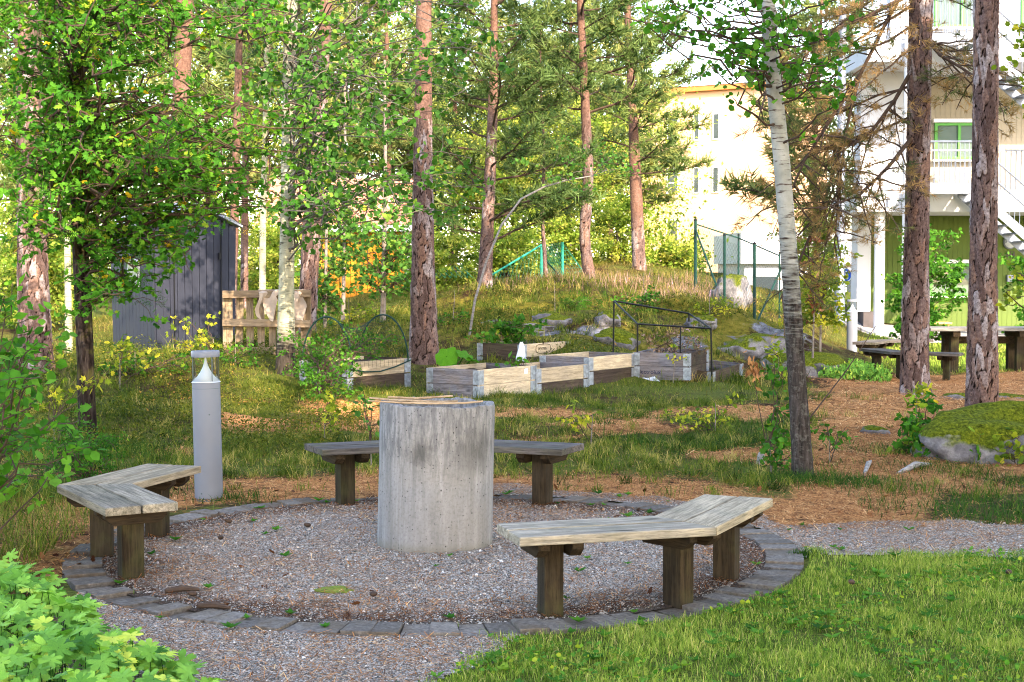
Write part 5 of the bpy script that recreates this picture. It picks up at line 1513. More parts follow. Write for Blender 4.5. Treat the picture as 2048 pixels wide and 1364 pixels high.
# bent pale stem
bpts = [at(*q) for q in ((938, 656, 23.4), (950, 600, 23.5), (972, 525, 23.7), (1003, 450, 24.0), (1042, 398, 24.2), (1088, 374, 24.4), (1135, 360, 24.6), (1185, 352, 24.8), (1215, 340, 25))]
bpts[0].z = H(bpts[0].x, bpts[0].y) - .05
b0 = bpts[0].copy()
bs = empty('bent_sapling', b0, 0, 'pale bare stem bent over in an arch on the mossy mound', 'sapling')
MB().tube([p - b0 for p in bpts], [.021, .02, .019, .018, .017, .015, .012, .009, .004], 9).build('trunk', M['deadwood'], bs, smooth=True)
lb = MB(); Vs = []; Fs = []; nv = 0
for k in range(16):
    i_ = int(rg.integers(5, 9)); P = polyline(np.array(bpts[i_] - b0), np.array(bpts[i_] - b0) + rg.normal(size=3) * V3(.5, .4, .25) + V3(0, 0, .2), .02, 5, rg)
    lb.tube([tuple(p) for p in P], [.005, .004, .003, .002, .001], 3, False)
    pos, fr, sc = leaves_along(P, rg, 26, .07, L_ROUND, .06)
    v, f = inst(L_ROUND[0], L_ROUND[1], pos, fr, sc); Vs.append(v); Fs.append(f + nv); nv += len(v)
lb.build('branches', M['twigpale'], bs)
link('crown', npmesh('crown', np.concatenate(Vs), np.concatenate(Fs), False, dict(tint=np.repeat(rg.uniform(.3, .9, nv // 6), 6))), M['lf_aspen'], bs)

# shrubs and bushes
def shrub(label, px, pyb, Y, boxes, leafmat, tpls, size, nleaf, spread, name='shrub', cat='shrub', r_=.02, hpx=60, group=None, tint=None, bark='youngbark', up=.6, sag=.1):
    base = at(px, pyb, Y); base.z = H(base.x, base.y) - .05
    top = base + Vector((rg.uniform(-.05, .05), 0, hpx * Y / FPX))
    return leafy_tree(name, label, cat, [base, (base + top) / 2, top], [r_, r_ * .8, r_ * .4], bark, leafmat, scatter_boxes(boxes, rg), nleaf, spread, tpls, size, rg, group, trunk_kw=dict(dz=max(.02, hpx * Y / FPX / 12), red=(-1, .2)), nth=8, limb_r=.006, tint=tint, sub=2, up=up, sag=sag)
shrub('round green shrub growing against the green house wall', 1845, 690, 31, [(1765, 1935, 455, 600, 46, 30, 32), (1775, 1915, 590, 680, 26, 30, 32)], 'lf_shrub', [L_ROUND, L_DIA], .085, 70, .16, hpx=150, tint=.55)
shrub('yellowing bush behind the leaning birch', 1640, 664, 24.6, [(1595, 1690, 480, 600, 20, 24, 25.4), (1590, 1690, 590, 655, 14, 24, 25.2)], 'lf_yel', [L_ROUND, L_DIA], .075, 55, .15, hpx=120)
shrub('withered plant with curled brown leaves right of the leaning birch', 1625, 664, 24.0, [(1612, 1655, 470, 640, 9, 23.8, 24.2), (1582, 1600, 560, 640, 3, 23.8, 24.2)], 'lf_brown', [L_DIA], .10, 14, .07, hpx=150, up=-.3)
shrub('leafy green bush at the right edge before the stairs', 2060, 700, 30, [(2020, 2080, 500, 660, 18, 29, 31)], 'lf_shrub', [L_ROUND], .085, 50, .15, hpx=120)
shrub('broad-leaved shrub reaching in from the left picture edge', -60, 1010, 8.2, [(-30, 95, 560, 720, 12, 7.4, 8.6), (-30, 120, 700, 830, 10, 7.4, 8.8), (-20, 190, 800, 960, 12, 7.8, 9.4)], 'lf_birch', [L_ROUND, L_DIA], .07, 20, .085, hpx=150, r_=.015, tint=.62, up=.9)
shrub('dark bilberry bush behind the left bench', 180, 960, 11.6, [(40, 200, 850, 950, 18, 10.8, 12), (150, 215, 860, 930, 8, 11, 12)], 'lf_shrub', [L_DIA], .026, 150, .10, hpx=50, r_=.008, tint=.35)
shrub('weedy bush overgrowing the left planter box', 640, 815, 17.9, [(590, 700, 655, 740, 22, 18, 19.3), (600, 710, 730, 800, 20, 17.5, 18.2), (700, 800, 655, 705, 14, 18.8, 19.8)], 'lf_shrub', [L_DIA, L_MAPLE], .05, 34, .12, hpx=70, r_=.01, tint=.6)
for (px, py, Y, boxes, lm, tp, sz, nl, lab) in [
        (650, 905, 14.2, [(630, 690, 770, 850, 6, 14, 14.5)], 'lf_yel', [L_MAPLE], .07, 10, 'small maple sapling with yellow-green leaves left of the concrete ring'),
        (745, 962, 12.3, [(725, 765, 770, 830, 4, 12.2, 12.5)], 'lf_aspen', [L_ROUND], .055, 7, 'thin aspen shoot behind the left end of the back bench'),
        (1838, 935, 13.4, [(1800, 1870, 800, 850, 6, 13.2, 13.7), (1790, 1890, 850, 915, 9, 13, 13.6)], 'lf_oak', [L_OAK], .085, 16, 'oak seedling beside the mossy boulder'),
        (1835, 830, 16.2, [(1815, 1855, 775, 815, 5, 16, 16.4)], 'lf_yel', [L_OAK], .08, 14, 'small pale oak seedling at the foot of the wide pine'),
        (1885, 925, 13.0, [(1835, 1895, 870, 915, 8, 12.8, 13.2)], 'lf_oak', [L_OAK], .085, 12, 'low oak shoots at the left foot of the boulder'),
        (1950, 935, 12.7, [(1925, 1975, 875, 905, 4, 12.6, 12.9)], 'lf_oak', [L_OAK], .085, 11, 'oak shoot in front of the grey stone face of the boulder'),
        (2030, 930, 12.6, [(2005, 2060, 880, 915, 6, 12.4, 12.8)], 'lf_yel', [L_OAK], .085, 12, 'oak shoot at the right picture edge on the boulder'),
        (1545, 955, 12.1, [(1520, 1590, 840, 930, 9, 11.9, 12.4), (1530, 1580, 700, 760, 4, 12, 12.3)], 'lf_shrub', [L_ROUND], .055, 16, 'leafy bramble clump left of the birch foot'),
        (1660, 930, 12.6, [(1650, 1720, 830, 890, 6, 12.4, 12.8)], 'lf_shrub', [L_ROUND], .05, 7, 'slanting leafy twig right of the birch foot'),
        (1180, 900, 14.0, [(1140, 1175, 800, 850, 3, 13.9, 14.1)], 'lf_yel', [L_MAPLE], .06, 12, 'yellow seedling right of the concrete ring'),
        (1430, 880, 15.0, [(1330, 1470, 790, 850, 12, 14.6, 15.6)], 'lf_yel', [L_DIA], .06, 16, 'pale weeds in front of the grey planter box'),
        (430, 760, 19.5, [(330, 450, 600, 700, 12, 19, 20.5)], 'lf_yel', [L_MAPLE], .07, 9, 'yellow-leaved saplings in front of the grey shed'),
        (240, 790, 18.0, [(200, 330, 660, 740, 10, 17.5, 19)], 'lf_yel', [L_OAK], .08, 9, 'pale seedlings below the shed wall'),
        (110, 830, 13.8, [(90, 190, 700, 830, 7, 13.4, 14.2)], 'lf_yel', [L_MAPLE], .07, 9, 'maple shoots around the oak foot'),
        (1560, 720, 22.0, [(1520, 1590, 690, 745, 6, 21.6, 22.2)], 'lf_yel', [L_DIA], .09, 16, 'white-flowering weed left of the birch stem'),
        (1005, 740, 22.3, [(950, 1090, 640, 680, 18, 21.9, 22.6)], 'lf_shrub', [L_ROUND, L_DIA], .08, 22, 'leafy crop growing in the back planter'),
        (1110, 640, 26.2, [(1150, 1215, 585, 625, 8, 26, 27)], 'lf_shrub', [L_PIN], .12, 22, 'rowan seedling on the mossy mound'),
        (1310, 720, 21.8, [(1285, 1420, 650, 710, 16, 21.4, 22)], 'heather', [L_DIA], .05, 30, 'straggly heather stems inside the black tube frame'),
        (1345, 765, 21.0, [(1338, 1360, 680, 740, 3, 20.8, 21.0)], 'lf_yel', [L_DIA], .07, 7, 'tall yellow weed before the grey planter'),
        (1042, 760, 19.35, [(1005, 1075, 718, 732, 4, 19.25, 19.45)], 'lf_rhu', [L_DIA], .10, 3, 'two green shoots inside the front planter'),
        (470, 745, 20.0, [(400, 560, 690, 745, 16, 19.6, 20.6)], 'lf_shrub', [L_DIA], .06, 20, 'low scrub at the foot of the upright pallet'),
        (700, 660, 28.5, [(640, 800, 610, 665, 20, 27.8, 29.5)], 'lf_yel', [L_DIA], .08, 24, 'low yellow-green scrub below the yellow house'),
        (905, 690, 24.5, [(870, 940, 630, 690, 14, 24, 25.2)], 'lf_shrub', [L_DIA], .07, 22, 'low green scrub right of the reddish pine foot'),
        (1290, 625, 26.8, [(1225, 1330, 585, 630, 16, 26, 27.6)], 'lf_shrub', [L_DIA], .075, 22, 'leafy scrub on the mound left of the fence'),
        (1420, 640, 25.8, [(1380, 1500, 600, 650, 14, 25.4, 26.6)], 'lf_yel', [L_DIA], .07, 20, 'pale scrub below the green fence'),
        (270, 770, 19.0, [(190, 420, 690, 760, 26, 18.2, 20)], 'lf_shrub', [L_DIA, L_MAPLE], .06, 20, 'weedy scrub along the shed foot')]:
    shrub(lab, px, py, Y, boxes, lm, tp, sz, nl, .06, name='seedling', cat='seedling', r_=.006, hpx=70, group='seedlings and weeds', sag=.04)
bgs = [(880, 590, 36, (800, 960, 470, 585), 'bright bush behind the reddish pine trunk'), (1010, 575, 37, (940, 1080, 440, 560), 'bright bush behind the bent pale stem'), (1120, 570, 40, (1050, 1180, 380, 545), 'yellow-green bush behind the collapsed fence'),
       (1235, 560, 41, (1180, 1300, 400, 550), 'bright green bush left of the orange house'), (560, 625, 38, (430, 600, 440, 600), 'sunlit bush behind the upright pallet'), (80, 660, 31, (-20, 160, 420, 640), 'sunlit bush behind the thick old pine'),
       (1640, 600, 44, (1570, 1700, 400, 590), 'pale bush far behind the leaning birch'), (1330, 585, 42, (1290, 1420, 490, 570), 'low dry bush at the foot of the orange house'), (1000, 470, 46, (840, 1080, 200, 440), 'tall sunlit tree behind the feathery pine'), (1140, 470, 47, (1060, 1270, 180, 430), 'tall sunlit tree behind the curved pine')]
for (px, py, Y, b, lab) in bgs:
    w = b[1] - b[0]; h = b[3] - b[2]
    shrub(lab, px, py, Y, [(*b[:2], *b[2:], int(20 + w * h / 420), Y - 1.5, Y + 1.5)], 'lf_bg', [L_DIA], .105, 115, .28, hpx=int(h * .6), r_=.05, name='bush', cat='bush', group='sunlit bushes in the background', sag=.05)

# woodland that closes the view, one mass
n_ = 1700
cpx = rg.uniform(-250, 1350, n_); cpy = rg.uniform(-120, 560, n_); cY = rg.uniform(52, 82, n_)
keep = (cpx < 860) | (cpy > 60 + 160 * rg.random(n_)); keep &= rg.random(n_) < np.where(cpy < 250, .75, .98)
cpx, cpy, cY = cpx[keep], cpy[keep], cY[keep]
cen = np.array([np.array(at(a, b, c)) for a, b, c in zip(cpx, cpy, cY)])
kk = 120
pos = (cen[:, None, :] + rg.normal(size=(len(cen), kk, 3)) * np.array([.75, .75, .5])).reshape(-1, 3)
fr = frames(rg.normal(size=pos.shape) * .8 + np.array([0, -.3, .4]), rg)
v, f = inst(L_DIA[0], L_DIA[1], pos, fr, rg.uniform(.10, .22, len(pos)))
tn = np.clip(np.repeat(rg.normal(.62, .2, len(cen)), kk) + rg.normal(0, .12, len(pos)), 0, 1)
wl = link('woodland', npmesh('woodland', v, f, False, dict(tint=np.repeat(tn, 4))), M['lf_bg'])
tag(wl, 'sunlit yellow-green woodland closing the view', 'woodland', kind='stuff')

# unseen trees added behind and right of the viewer to shade the clearing
ax = np.array([math.cos(R(SUN_AZ)), math.sin(R(SUN_AZ))])        # across the sun direction
first = None
rs = np.random.default_rng(77)
extra_spots = [(10.4, 10.6, .62), (8.0, 3.6, .85)]
for k in range(11):
    s = (k - 4) * 4.1 + rs.uniform(-.6, .6); back = rs.uniform(0, 4)
    cx_, cy_ = 7.5 + ax[0] * s + back * sx, -8.5 + ax[1] * s + back * sy
    h = 17.5 + rs.uniform(-1.2, 1.2)
    if k >= 9: cx_, cy_, q_ = extra_spots[k - 9]; h = 17.5 * q_
    if first is None:
        tgs = []
        for q in range(115):
            a, rr2 = rs.uniform(0, 6.28), 2.9 * math.sqrt(rs.random()); z = rs.uniform(7.2, 15.5)
            rr2 *= max(.35, 1 - max(0, z - 9) / 9)
            tgs.append((cx_ + rr2 * math.cos(a), cy_ + rr2 * math.sin(a), z))
        first = leafy_tree('added_shade_tree', 'tall dense unseen tree added to shade the clearing', 'shade tree', [Vector((cx_, cy_, -.1)), Vector((cx_, cy_, 8)), Vector((cx_, cy_, 15))], [.25, .2, .05], 'darkbark', 'lf_oak', tgs, 90, .85, [L_DIA], .5, rs, 'unseen trees added for shade', trunk_kw=dict(dz=.6), limb_r=.03, sub=6)
        b00 = first
    else:
        c = copy_tree(first); c.location = (cx_, cy_, -.1); c.rotation_euler = (0, 0, rs.uniform(0, 6.28)); sc_k = h / 15.5; c.scale = (sc_k * rs.uniform(.9, 1.15),) * 2 + (sc_k,)
# ================================================================== rocks
def rock(label, loc, size, seed, mat='rock', sub=4, name='rock', amp=.28, rz=0.0, group=None):
    bm = bmesh.new(); bmesh.ops.create_icosphere(bm, subdivisions=sub, radius=1.0)
    P = np.array([v.co for v in bm.verts]); s = seed * 1.37
    d = amp * wob(P[:, 0] + s, P[:, 1] + P[:, 2] * .7, 1.5, s) + amp * .5 * wob(P[:, 1] - s, P[:, 2] + P[:, 0] * .6, 3.1, s) + amp * .2 * wob(P[:, 2] + s, P[:, 0] - P[:, 1], 7.3, s)
    d = np.round(d * 7) / 7 * .35 + d * .65
    for v, k in zip(bm.verts, d):
        v.co = Vector((v.co.x * size[0], v.co.y * size[1], v.co.z * size[2])) * (1 + float(k))
    me = bpy.data.meshes.new(name); bm.to_mesh(me); bm.free()
    me.polygons.foreach_set('use_smooth', [True] * len(me.polygons))
    o = link(name, me, M[mat], None, loc, (0, 0, rz))
    return tag(o, label, 'rock', group)
rock('large mossy boulder at the right edge below the straight pine', (4.42, 13.1, .02), (.78, .55, .42), 3, 'mossrock', 5, 'boulder')
rock('small half-mossed stone in the grass at the lower right', (4.15, 11.25, .0), (.28, .22, .10), 5, 'mossrock', 4)
rock('pale flat stone left of the oak seedling', tuple(gp(1752, 868) + Vector((0, .1, 0))), (.17, .12, .07), 8, 'rock', 4)
rock('flat grey stone beside the straight pine trunk foot', tuple(gp(1920, 800) + Vector((0, .1, 0))), (.22, .14, .08), 9)
rock('low stone at the right edge beyond the straight pine', tuple(gp(2015, 802) + Vector((0, .1, 0))), (.26, .16, .09), 10)
for k, (px, py, Y, sz, lab, mt) in enumerate([
        (1480, 672, 24.4, (.42, .3, .26), 'cracked grey rock at the left end of the ledge', 'rock'), (1540, 668, 24.6, (.50, .35, .30), 'pale grey rock in the middle of the ledge', 'rock'),
        (1582, 696, 23.8, (.42, .32, .30), 'mossy rock on the ledge behind the birch', 'mossrock'), (1632, 690, 24.2, (.46, .4, .28), 'sloping mossy rock at the right end of the ledge', 'mossrock'),
        (1463, 590, 28.8, (.40, .5, .52), 'rounded grey boulder behind the green fence', 'rock'), (1030, 652, 24.3, (.62, .3, .16), 'grey rock outcrop under the mossy hummock', 'rock'),
        (1100, 640, 24.8, (.36, .25, .15), 'small grey rock beside the outcrop on the mound', 'rock'), (1215, 662, 24.6, (.22, .2, .17), 'dark rough stone left of the black tube frame', 'rock'),
        (1230, 695, 23.2, (.36, .3, .2), 'mossy hummock stone left of the tube frame foot', 'mossrock'), (1400, 648, 25.4, (.26, .22, .15), 'pale rock below the heather', 'rock')]):
    p = at(px, py, Y); rock(lab, (p.x, p.y, H(p.x, p.y) + sz[2] * .15), sz, k + 20, mt, 4)
for (q0, q1, r_, lab) in (((1795, 948), (1865, 935), .028, 'bleached piece of dead wood in front of the boulder'), ((1728, 950), (1745, 928), .022, 'short bleached root in the needle path')):
    a, b = gp(*q0), gp(*q1)
    m_ = (a + b) / 2 + Vector((0, 0, .05))
    o = MB().tube([a, m_, b + Vector((0, .05, .02))], [r_ * .6, r_, r_ * .4], 8).build('dead_wood', M['deadwood'], smooth=True)
    tag(o, lab, 'dead wood')
p = gp(1521, 928)
sp = empty('tree_stump', p, 0, 'small splintered grey stump left of the birch', 'stump')
MB().tube([(0, 0, -.02), (.005, 0, .07), (.0, 0, .10)], [.04, .032, .016], 9).build('stub', M['deadwood'], sp, smooth=True)
a, b = at(1618, 838, 12.3), at(1762, 636, 12.6)
st_ = MB().tube([Vector((a.x, a.y, H(a.x, a.y))), a, (a + b) / 2 + Vector((.01, 0, -.02)), b], [.008, .007, .005, .002], 6).build('bare_cane', M['twig'], smooth=True)
tag(st_, 'long thin bare cane slanting up right of the birch', 'cane')
wp = empty('withered_plant', gp(1535, 900), 0, 'withered brown plant with a drooping head left of the birch', 'plant')
w0 = gp(1535, 900)
MB().tube([(0, 0, 0), at(1515, 800, w0.y) - w0, at(1507, 745, w0.y) - w0, at(1506, 725, w0.y) - w0], [.005, .004, .004, .003], 5).build('stem', M['twig'], wp)
pos = np.array([np.array(at(1508 + RNG.normal(0, 7), 735 + RNG.normal(0, 13), w0.y + RNG.normal(0, .03)) - w0) for _ in range(45)])
v, f = inst(L_DIA[0], L_DIA[1], pos, frames(RNG.normal(size=pos.shape), RNG, np.tile([0, 0, -1.0], (45, 1)) + RNG.normal(size=pos.shape) * .3), RNG.uniform(.05, .09, 45))
wh_ = link('withered_head', npmesh('withered_head', v, f, False, dict(tint=np.repeat(RNG.uniform(.6, 1, 45), 4))), M['lf_brown'], wp); tag(wh_, kind='stuff')

# ================================================================== hardy geranium bed, leaf by leaf
def ger_leaf(seed):
    r_ = np.random.default_rng(seed); pts = []
    lobes = [-128, -77, -26, 26, 77, 128]
    lobes = [-135, -84, -30, 0 + 22, 74, 128] if seed % 2 else [-128, -76, -26, 26, 76, 128]
    out = []
    for i, a in enumerate(lobes):
        L = r_.uniform(.88, 1.08)
        out += [(a - 22, .62 * L), (a - 12, .93 * L), (a - 6, .84 * L), (a, 1.0 * L), (a + 6, .84 * L), (a + 12, .93 * L), (a + 22, .62 * L)]
        if i < 5: out.append(((a + lobes[i + 1]) / 2, .36))
    out.append((180, .16))
    v = [(0, 0, -.02)]
    for a, q in out:
        x, y = q * math.cos(R(a)), q * math.sin(R(a))
        z = .16 * q * q * (.5 + .5 * math.cos(R(a) * 3)) - .22 * q * q + .05 * math.sin(R(a) * 7)
        v.append((x, y, z))
    n_ = len(out)
    return v, [(0, 1 + k, 1 + (k + 1) % n_) for k in range(n_)]
GL = [ger_leaf(k) for k in range(5)]
def ger_ok(x, y):
    # bed outline on the ground
    poly = np.array([(-2.9, 7.75), (-2.35, 7.5), (-2.05, 7.0), (-1.72, 6.45), (-1.40, 5.95), (-1.12, 5.55), (-.98, 5.1), (-1.0, 4.4), (-3.4, 4.4), (-3.4, 7.7)])
    c = np.zeros(len(x), bool); j = len(poly) - 1
    for i in range(len(poly)):
        xi, yi = poly[i]; xj, yj = poly[j]
        m = ((yi > y) != (yj > y)) & (x < (xj - xi) * (y - yi) / (yj - yi + 1e-12) + xi)
        c ^= m; j = i
    return c
gr = empty('geranium_bed', (-2.0, 6.0, 0), 0, 'bed of pale green hardy geranium leaves in the lower left corner', 'plant bed')
g0 = V3(-2.0, 6.0, 0)
rr3 = np.random.default_rng(4)
N = 2600
x = rr3.uniform(-3.4, -.9, N); y = rr3.uniform(4.4, 7.8, N); m = ger_ok(x, y); x, y = x[m], y[m]
edge = np.minimum(1, np.abs(x + .95) * 0 + 1)
z = (.05 + .21 * rr3.random(len(x)) ** .8 + .05 * wob(x, y, 3.0)) 
fo_ = np.abs((x + 1.0) + (y - 5.3) * .62) ; z *= .55 + .45 * np.clip(fo_ / .35, 0, 1)
nrm = np.stack([rr3.normal(0, .38, len(x)), rr3.normal(-.25, .38, len(x)), np.ones(len(x))], 1)
fr = frames(nrm, rr3); sc = rr3.uniform(.042, .072, len(x))
pos = np.stack([x, y, z], 1) - g0
tint = np.clip(rr3.normal(.52, .2, len(x)) + (rr3.random(len(x)) < .05) * .4, 0, 1)
order = np.argsort(-(sc * z / y))
big = order[:300]; rest = order[300:]
gmesh = {}
for i_ in big:
    kx = int(rr3.integers(5)); tx = int(min(4, tint[i_] * 5))
    if (kx, tx) not in gmesh:
        me = npmesh('leaf', np.array(GL[kx][0]), np.array(GL[kx][1]), True, dict(tint=np.full(len(GL[kx][0]), tx / 4)))
        me.materials.append(M['lf_ger']); gmesh[(kx, tx)] = me
    o = link('leaf', gmesh[(kx, tx)], None, gr)
    Mx = Matrix([list(r_) for r_ in fr[i_]]).to_4x4()
    o.matrix_local = Matrix.Translation(Vector(pos[i_])) @ Mx @ Matrix.Scale(float(sc[i_]), 4)
Vs, Fs, tn, nv = [], [], [], 0
wh = rr3.integers(0, 5, len(rest))
for k in range(5):
    q = rest[wh == k]; v, f = inst(GL[k][0], GL[k][1], pos[q], fr[q], sc[q]); Vs.append(v); Fs.append(f + nv); nv += len(v); tn.append(np.repeat(tint[q], len(GL[k][0])))
tag(link('foliage', npmesh('foliage', np.concatenate(Vs), [np.concatenate([f for f in Fs if f.shape[1] == 3])], True, dict(tint=np.concatenate(tn))), M['lf_ger'], gr), kind='stuff')
sm_ = MB()
for i_ in order[:900]:
    p = pos[i_]; b = (p[0] + rr3.normal(0, .03), p[1] + rr3.normal(0, .03) + .02, 0)
    sm_.tube([b, (p[0] * .6 + b[0] * .4, p[1] * .6 + b[1] * .4, p[2] * .6), tuple(p)], .0016, 3, False)
tag(sm_.build('stems', M['lf_shrub'], gr), kind='stuff')
# the same plant by the far bollard
gf = copy_tree(gr)
gf.location = (0, 0, 0)
for ch in list(gf.children):
    if ch.name.startswith('leaf'): bpy.data.objects.remove(ch)
pf = gp(1712, 745); gf.location = (pf.x + .2, pf.y + .2, H(pf.x, pf.y)); gf.scale = (.45, .5, 1.1); gf.rotation_euler = (0, 0, R(-20)); gf['label'] = 'low clump of yellow-green leaves in front of the far bollard'
# rhubarb
q = PB[0].matrix_basis @ Vector((.35, .62, .3)); q = at(905, 735, 19.6)
rh = empty('rhubarb_plant', (q.x, q.y, .2), 0, 'bright green rhubarb plant with big round leaves behind the front planter', 'plant')
for k, (px, py, s_, tl, ti) in enumerate(((893, 712, .165, (-.2, -.75, .55), .9), (930, 708, .13, (.4, -.3, .8), .6), (945, 718, .10, (.3, .2, .9), .3), (905, 725, .11, (-.5, -.3, .8), .5))):
    t_ = ger_leaf(0); pts = [(0, 0, 0)]
    for j in range(22):
        a = 2 * math.pi * j / 22; r_ = (1 - .25 * math.exp(-((a - math.pi) / .35) ** 2)) * (1 + .05 * math.sin(a * 9))
        pts.append((r_ * math.cos(a), r_ * math.sin(a) * .95, .10 * math.sin(a * 6) - .12))
    me = npmesh('leaf', np.array(pts), np.array([(0, 1 + j, 1 + (j + 1) % 22) for j in range(22)]), True, dict(tint=np.full(23, ti)))
    c = at(px, py, 19.55) - rh.location
    f_ = frames(np.array([tl]), RNG, np.array([[.2, -.3, -1.0]]))[0]
    o = link('leaf', me, M['lf_rhu'], rh)
    o.matrix_local = Matrix.Translation(c) @ Matrix([list(r_) for r_ in f_]).to_4x4() @ Matrix.Scale(s_, 4)
    MB().tube([(0, 0, -.15), c * .5 + Vector((0, 0, .02)), c], [.012, .01, .008], 6).build('stalk', M['lf_rhu'], rh)

# ================================================================== grass, litter, gravel stones
def blades(x, y, h, w, lean, rng, seg=2, tint=None, z=None):
    n_ = len(x); z = HH(x, y) if z is None else z
    ya = rng.uniform(0, 2 * math.pi, n_); sd = np.stack([np.cos(ya), np.sin(ya), np.zeros(n_)], 1) * (w / 2)[:, None]
    la = rng.uniform(0, 2 * math.pi, n_); ld = np.stack([np.cos(la), np.sin(la), np.zeros(n_)], 1) * (lean * h)[:, None]
    b = np.stack([x, y, z - .004], 1); upv = np.zeros((n_, 3)); upv[:, 2] = h
    tip = b + upv * np.sqrt(np.maximum(.15, 1 - np.minimum(.8, lean ** 2 * .5)))[:, None] + ld
    tint = np.clip(rng.normal(.5, .22, n_), 0, 1) if tint is None else tint
    if seg == 2:
        mid = b + upv * .55 + ld * .28
        V = np.stack([b - sd, b + sd, mid - sd * .8, mid + sd * .8, tip], 1).reshape(-1, 3)
        T_ = np.array([(0, 1, 3), (0, 3, 2), (2, 3, 4)]); k = 5
    else:
        V = np.stack([b - sd, b + sd, tip], 1).reshape(-1, 3); T_ = np.array([(0, 1, 2)]); k = 3
    F = (T_[None] + (np.arange(n_) * k)[:, None, None]).reshape(-1, 3)
    return V, F, np.repeat(tint, k)
def grass_obj(name, label, mat, parts):
    Vs, Fs, tn, nv = [], [], [], 0
    for V, F, t_ in parts:
        Vs.append(V); Fs.append(F + nv); tn.append(t_); nv += len(V)
    o = link(name, npmesh(name, np.concatenate(Vs), np.concatenate(Fs), False, dict(tint=np.concatenate(tn))), M[mat])
    return tag(o, label, 'grass', kind='stuff')
r4 = np.random.default_rng(91)
def sample(n_, x0, x1, y0, y1, prob):
    x, y = r4.uniform(x0, x1, n_), r4.uniform(y0, y1, n_)
    m = r4.random(n_) < prob(x, y)
    return x[m], y[m]
offbox = lambda x, y: np.where((y > 17.5) & (y < 23), 1, 1)
# lawn
x, y = sample(270000, -1.0, 4.0, 5.0, 8.75, lambda x, y: lawn_mask(x, y) * np.clip(.75 + .5 * wob(x, y, 3.3, 6.1) + .3 * wob(x, y, 8, 2.2), .25, 1))
cl_ = wob(x, y, 1.6, 7) * .5 + wob(x, y, 4.1, 2) * .5
h = np.clip(r4.normal(.032, .013, len(x)) + .016 * cl_ + .010 * wob(x, y, 9, 4), .008, .085)
t_ = np.clip(.48 + .30 * cl_ + .15 * wob(x, y, 9, 1) + r4.normal(0, .24, len(x)), 0, 1); t_ = np.where(r4.random(len(x)) < .06, 1.0, np.minimum(t_, .94))
P = [blades(x, y, h, r4.uniform(.0022, .0042, len(x)), np.abs(r4.normal(.5, .3, len(x))), r4, 2, t_)]
x, y = sample(16000, 5.4, 14, 24.5, 35.2, lawn_mask)
P.append(blades(x, y, r4.uniform(.05, .1, len(x)), r4.uniform(.012, .03, len(x)), r4.uniform(.1, .6, len(x)), r4, 1))
x, y = sample(2600, CX - 2.3, CX + 2.3, CY - 2.3, CY + 2.3, lambda x, y: (np.abs(rad(x, y) - 1.93 - .19 * (r4.random(len(x)) > .5)) < .02) * (.35 + .5 * wob(x, y, 2.2, 8)))
P.append(blades(x, y, r4.uniform(.02, .06, len(x)), r4.uniform(.003, .005, len(x)), r4.uniform(.2, .8, len(x)), r4, 2))
grass_obj('lawn_grass', 'bright green lawn grass at the lower right', 'grass', P)
# small round clover leaves in the lawn
x, y = sample(14000, -.6, 4.0, 5.2, 8.75, lambda x, y: lawn_mask(x, y) * sstep(.1, .5, wob(x, y, 2.0, 9)) * .9)
pos = np.stack([x, y, HH(x, y) + r4.uniform(.015, .04, len(x))], 1)
v, f = inst(L_ROUND[0], L_ROUND[1], pos, frames(r4.normal(size=pos.shape) * .4 + np.array([0, 0, 1.0]), r4), r4.uniform(.012, .030, len(x)))
tag(link('clover', npmesh('clover', v, f, False, dict(tint=np.repeat(np.clip(r4.normal(.75, .2, len(x)), 0, 1), 6))), M['lf_birch']), 'low clover leaves in the lawn', 'clover', kind='stuff')
# broad-leaved weeds in the lawn and between the stones
wx, wy = sample(420, -.6, 4.0, 5.3, 8.7, lawn_mask)
gx_, gy_ = sample(260, -2.4, 3.2, 6.6, 11.0, lambda x, y: .4 * (np.abs(rad(x, y) - 2.0) < .2) + .3 * path_mask(x, y) + .12 * (rad(x, y) < 1.85))
wx, wy = np.concatenate([wx, gx_]), np.concatenate([wy, gy_])
k_ = 7; cx7, cy7 = np.repeat(wx, k_), np.repeat(wy, k_); aa = np.tile(np.arange(k_) * 2 * math.pi / k_, len(wx)) + r4.normal(0, .3, len(cx7)); ss = np.repeat(r4.uniform(.025, .06, len(wx)), k_) * r4.uniform(.7, 1.2, len(cx7))
xd = np.stack([np.cos(aa), np.sin(aa), r4.uniform(.15, .7, len(aa))], 1); nn_ = np.stack([-np.cos(aa) * .5, -np.sin(aa) * .5, np.ones(len(aa))], 1)
v, f = inst(L_DIA[0], L_DIA[1], np.stack([cx7, cy7, HH(cx7, cy7) + .012], 1), frames(nn_, r4, xd), ss)
tag(link('lawn_weeds', npmesh('lawn_weeds', v, f, False, dict(tint=np.repeat(np.repeat(np.clip(r4.normal(.55, .25, len(wx)), 0, .95), k_), 4))), M['lf_birch']), 'small leafy weeds in the lawn and between the pavers', 'weeds', kind='stuff')
